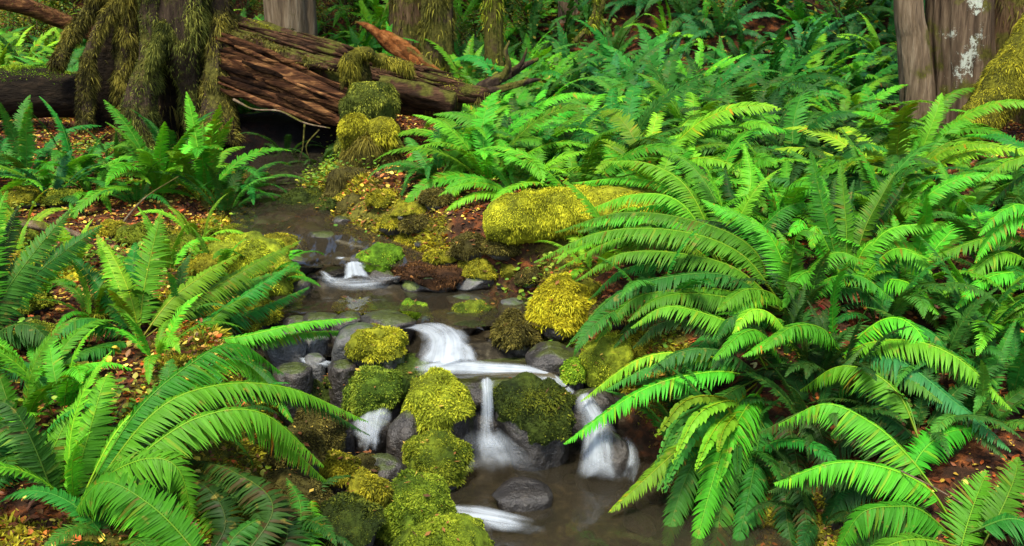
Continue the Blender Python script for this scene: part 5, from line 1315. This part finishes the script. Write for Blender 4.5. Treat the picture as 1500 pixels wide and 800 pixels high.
# ------------------------------------------------------------------ shrubs
def shrub_meshes(seed, h=1.0):
    rg = np.random.default_rng(seed); ms = MB(); ml = MB()
    for j in range(7):
        a = rg.uniform(0, 6.28); d = np.array([math.cos(a), math.sin(a), 0]); l = rg.uniform(.6, 1.1) * h
        P = np.array([[0, 0, -.05], d * .15 * l + [0, 0, .5 * l], d * .45 * l + [0, 0, .85 * l], d * .75 * l + [0, 0, .95 * l]])
        limb_mb(ms, P, [.014, .01, .007, .004], 6, 12, .1, 2, 2, j)
        C_ = catmull(P, 40)
        n = 130; k = rg.integers(12, 40, n); p = C_[k] + rg.normal(0, .09, (n, 3)) * np.array([1, 1, .6])
        e = rg.normal(0, 1, (n, 3)); e[:, 2] *= .4; e /= np.linalg.norm(e, axis=1)[:, None]
        s = np.cross(e, np.array([0, 0, 1.0]) + rg.normal(0, .35, (n, 3))); s /= np.linalg.norm(s, axis=1)[:, None]
        L = rg.uniform(.03, .06, n)[:, None]
        V = np.stack([p, p + e * L * .5 + s * L * .35, p + e * L + [0, 0, -.01], p + e * L * .5 - s * L * .35], 1).reshape(-1, 3)
        col = np.where(rg.random((n, 1)) < .35, [[.20, .19, .02]], [[.07, .15, .018]]) * rg.uniform(.6, 1.4, (n, 1))
        ml.add(V, [np.arange(n * 4).reshape(n, 4)], np.repeat(col, 4, 0))
    return ms.mesh('stem', M_BARK_BROWN), ml.mesh('foliage', M_LEAF)
SHR = [shrub_meshes(600 + k) for k in range(3)]
SL_ = [(35, 75, 'wide yellow green shrub rising behind the dark log end'), (80, 60, 'small pale leaved shrub beside the reddish far log'), (325, 30, 'pale green shrub right behind the draped trunk'), (455, 25, 'tall shrub beside the pale trunk'), (660, 40, 'thin shrub between two mossy trunks'), (20, 60, 'yellow green leafy shrub above the dark log'), (60, 90, 'low leafy shrub just behind the dark log'), (100, 30, 'leafy shrub behind the slanting stilt roots'), (-20, 20, 'tall leafy shrub cut by the picture corner'),
       (360, 22, 'leafy shrub between the rooted tree and the pale trunk'), (385, 40, 'low shrub at the foot of the pale trunk'), (480, 60, 'leafy shrub behind the middle of the fallen log'), (510, 30, 'yellowish shrub above the fallen log'), (545, 80, 'low shrub below the orange slab'),
       (690, 70, 'shrub between the mossy trunk and the slender trunk'), (700, 110, 'low shrub above the fallen log end'), (780, 60, 'sparse shrub in front of the dark slope foot'), (870, 30, 'yellow green shrub under the mossy saplings'), (950, 20, 'leafy shrub high on the dark slope'), (1060, 50, 'yellow leaved shrub amid the slope ferns'), (1230, 40, 'shrub with pale leaves beside the grey tree')]
for k, (u, v, lab) in enumerate(SL_):
    loc = on(u, v + 8); r_ = empty('shrub', loc, rng.uniform(0, 6.28)); tag(r_, lab, 'shrub', 'leafy shrubs behind the stream')
    s = rng.uniform(.45, .75)
    for nm, me in zip(('stem', 'foliage'), SHR[k % 3]):
        o = link(nm, me, r_); o.scale = (s, s, s)

# ------------------------------------------------------------------ ground cover that nobody could count
def scatter_leaves(name, n, xr, yr, size, cols, seed, accept, aspect=.55, lift=.012, tilt=.5, m=None, stand=0.0):
    rg = np.random.default_rng(seed); x = rg.uniform(*xr, n * 4); y = rg.uniform(yr[0], yr[1], n * 4)
    k = accept(x, y, rg); x, y = x[k][:n], y[k][:n]; n = len(x)
    z = ground(x, y) + rg.uniform(.0, lift, n)
    p = np.stack([x, y, z], 1)
    if stand: p[:, 2] += rg.uniform(0, stand, n)
    a = rg.uniform(0, 6.28, n); e = np.stack([np.cos(a), np.sin(a), rg.normal(0, tilt, n) * .6 + .1], 1); e /= np.linalg.norm(e, axis=1)[:, None]
    s = np.cross(e, np.array([0, 0, 1.0]) + rg.normal(0, tilt, (n, 3)) * .8); s /= np.linalg.norm(s, axis=1)[:, None]
    nn = np.cross(s, e); L = (rg.uniform(*size, n))[:, None]
    f = lambda t, w, h: p + e * L * t + s * L * w * aspect + nn * L * h
    cr = rg.uniform(.0, .22, n)[:, None]
    V = np.stack([f(0, 0, 0), f(.35, .5, cr), f(.75, .36, cr), f(1, 0, cr * .6), f(.75, -.36, cr), f(.35, -.5, cr), f(.5, 0, 0)], 1).reshape(-1, 3)
    i = np.arange(n)[:, None] * 7
    cols = np.array(cols)
    c = cols[rg.integers(len(cols), size=n)] * rg.uniform(.55, 1.6, (n, 1))
    m_ = MB(); m_.add(V, [np.hstack([i, i + 6, i + 1]), np.hstack([i + 1, i + 6, i + 2]), np.hstack([i + 2, i + 6, i + 3]), np.hstack([i + 3, i + 6, i + 4]), np.hstack([i + 4, i + 6, i + 5]), np.hstack([i + 5, i + 6, i])], np.repeat(c, 7, 0))
    return link(name, m_.mesh(name, m or M_LITTER))
def dist_l(x, y): return np.interp(y, SY, SL) - x
def dist_r(x, y): return x - np.interp(y, SY, SR)
BROWN = [(.17, .05, .014), (.09, .028, .010), (.32, .10, .018), (.05, .02, .009), (.15, .07, .022), (.28, .06, .012)]
YEL = [(.30, .15, .03), (.22, .20, .03), (.36, .18, .03), (.50, .36, .035), (.42, .26, .03), (.34, .27, .04), (.55, .44, .08)]
tag(scatter_leaves('fallen_leaves', 60000, (-4.2, 5), (2.0, 8.6), (.014, .040), BROWN, 1, lambda x, y, r: (np.maximum(dist_l(x, y), dist_r(x, y)) > .10) & ~((x > -2.5) & (x < -1.05) & (y > 6.1) & (r.random(len(x)) < .93))), kind='stuff', label='red brown fallen leaves and needles covering the forest floor')
tag(scatter_leaves('yellow_leaves', 24000, (-4.5, 4.5), (2.4, 8.6), (.007, .032), YEL, 2, lambda x, y, r: (np.maximum(dist_l(x, y), dist_r(x, y)) > .05) & (r.random(len(x)) < np.where(x < 0, .9, .35)) & (fbm(np.stack([x, y, 0 * x], 1) * 1.3, 8, 3) > -.15) & ~((x > -2.5) & (x < -1.05) & (y > 6.3)), .8), kind='stuff', label='small yellow fallen leaves on the litter')
tag(scatter_leaves('undergrowth', 14000, (-7, 8), (8.4, 16), (.035, .085), [(.09, .17, .02), (.05, .12, .02), (.16, .20, .025), (.26, .24, .03), (.06, .13, .03)], 3, lambda x, y, r: r.random(len(x)) < np.where(x < .5, 1, .45), .7, .03, .6, M_LEAF, .28), kind='stuff', label='low leafy undergrowth across the far slope')
tag(scatter_leaves('seedlings', 9000, (-3.6, 1.6), (3.0, 7.4), (.018, .036), [(.10, .22, .02), (.16, .24, .02), (.22, .24, .03), (.07, .16, .02)], 4, lambda x, y, r: (((dist_r(x, y) > .02) & (dist_r(x, y) < .6)) | ((dist_l(x, y) > .0) & (r.random(len(x)) < .7))) & (fbm(np.stack([x, y, 0 * x], 1) * 1.9, 18, 3) > .0), .75, .03, .5, M_LEAF, .06), kind='stuff', label='small round leaved seedlings on the banks')
tag(scatter_leaves('far_undergrowth', 26000, (-15, 15), (9.0, 30), (.06, .16), [(.06, .13, .02), (.035, .09, .02), (.11, .15, .02), (.16, .17, .025), (.04, .10, .03)], 13, lambda x, y, r: (y > 14.5) | (x < -5.5 - .1 * y) | (x > 8), .6, .05, .6, M_LEAF, .4), kind='stuff', label='leafy undergrowth covering the upper slope under the trees')
# moss carpet tufts on the ground where the floor is mossy
gsel = (GX[:-1, :-1] > -3.2) & (GX[:-1, :-1] < 2.2) & (GY[:-1, :-1] > 2.3) & (GY[:-1, :-1] < 7.6)
VG = np.stack([GX, GY, GZ], -1).reshape(-1, 3); FG = quads[gsel.reshape(-1)]
def gm(c, n_): return (moss_field(c[:, 0], c[:, 1]) > .46) * (np.maximum(dist_l(c[:, 0], c[:, 1]), dist_r(c[:, 0], c[:, 1])) > .0)
m_ = MB(); tufts(m_, VG, [FG], 90000, .024, .007, [(.055,.06,.006),(.24,.23,.016),(.46,.42,.03)], .5, .2, 7, gm, 9, -.5)
tag(link('ground_moss', m_.mesh('ground_moss', M_MOSS)), kind='stuff', label='golden green moss carpeting patches of the ground')

# single leaves and twigs one can point to
def leaf(u, v, s, az, label, col):
    x, y, z = on(u, v); m_ = MB(); th = np.linspace(0, 2 * math.pi, 15)[:-1]
    rr = s * (1 + .18 * np.cos(th) - .08 * np.cos(3 * th))
    V = np.vstack([[0, 0, .004], np.stack([np.cos(th) * rr, np.sin(th) * rr * .8, .006 + .010 * np.cos(2 * th)], 1)]); k = np.arange(14)
    m_.add(V, [np.stack([0 * k, 1 + k, 1 + (k + 1) % 14], 1)], col)
    st = np.array([[s, -.0015, .004], [s, .0015, .004], [s * 1.9, .001, .012], [s * 1.9, -.001, .012]]); m_.add(st, [[[0, 1, 2, 3]]], (.25, .17, .04))
    o = link('leaf', m_.mesh('leaf', M_LITTER), None, (x, y, z + .03)); o.rotation_euler = (R(38), R(6), az)
    tag(o, label, 'leaf', 'yellow leaves lying on the brown litter')
leaf(122, 547, .022, .3, 'largest pale yellow leaf lying on the brown litter by the upright fern', (.62, .47, .06))
leaf(156, 540, .020, 1.2, 'middle yellow leaf of three lying on the brown litter', (.60, .44, .05))
leaf(171, 526, .020, 2.2, 'yellow leaf of three lying closest to the upright fern', (.62, .46, .05))
leaf(222, 462, .018, 2.0, 'small yellow leaf below the golden mossy stub', (.60, .46, .05))
leaf(1101, 556, .014, .8, 'pale round leaf caught in the dark heart of the huge fern', (.60, .55, .22))
def twig(pts, r, label):
    m_ = MB(); limb_mb(m_, W(*pts), [r, r * .8, r * .5], 6, 16, .15, 2, 3, int(pts[0][0]))
    tag(link('twig', m_.mesh('twig', M_BARK_PALE)), label, 'twig', 'thin bare twigs')
twig([(176, 330, 5.4), (212, 290, 5.5), (262, 258, 5.6)], .006, 'thin bare twig slanting up from the leafy bank')
twig([(120, 735, 2.9), (150, 655, 3.0), (180, 590, 3.1)], .003, 'thin pale straw lying through the big arching fern')
twig([(1320, 690, 3.0), (1370, 715, 2.9), (1410, 738, 2.8)], .003, 'thin dry stalk crossing the broad arching fronds')

# ------------------------------------------------------------------ light
SUN_EL, SUN_AZ = R(62), R(200)        # azimuth measured clockwise from +Y: the light comes over the viewer's left shoulder
world = bpy.data.worlds.new('World'); scene.world = world; world.use_nodes = True
nt = world.node_tree; nt.nodes.clear()
sky = nt.nodes.new('ShaderNodeTexSky'); sky.sky_type = 'NISHITA'; sky.sun_disc = False
sky.sun_elevation = SUN_EL; sky.sun_rotation = SUN_AZ; sky.dust_density = 2.0; sky.ozone_density = .6
bg = nt.nodes.new('ShaderNodeBackground'); bg.inputs['Strength'].default_value = .075
wo = nt.nodes.new('ShaderNodeOutputWorld'); nt.links.new(sky.outputs[0], bg.inputs[0]); nt.links.new(bg.outputs[0], wo.inputs[0])
sd = bpy.data.lights.new('sun', 'SUN'); sd.energy = 1.5; sd.angle = R(11); sd.color = (1.0, .935, .76)
so = bpy.data.objects.new('sun', sd); C.objects.link(so)
dirv = Vector((math.sin(SUN_AZ) * math.cos(SUN_EL), math.cos(SUN_AZ) * math.cos(SUN_EL), math.sin(SUN_EL)))
so.rotation_euler = dirv.to_track_quat('Z', 'Y').to_euler(); so.location = (0, 0, 12)
vs = scene.view_settings; vs.view_transform = 'Standard'; vs.look = 'None'; vs.exposure = 2.40; vs.gamma = 1.0; vs.use_curve_mapping = False
scene.render.engine = 'CYCLES'
cy = scene.cycles; cy.max_bounces = 8; cy.diffuse_bounces = 3; cy.glossy_bounces = 2; cy.transmission_bounces = 3; cy.transparent_max_bounces = 16
cy.use_denoising = True; cy.sample_clamp_indirect = 6
try: cy.denoiser = 'OPENIMAGEDENOISE'
except Exception: pass
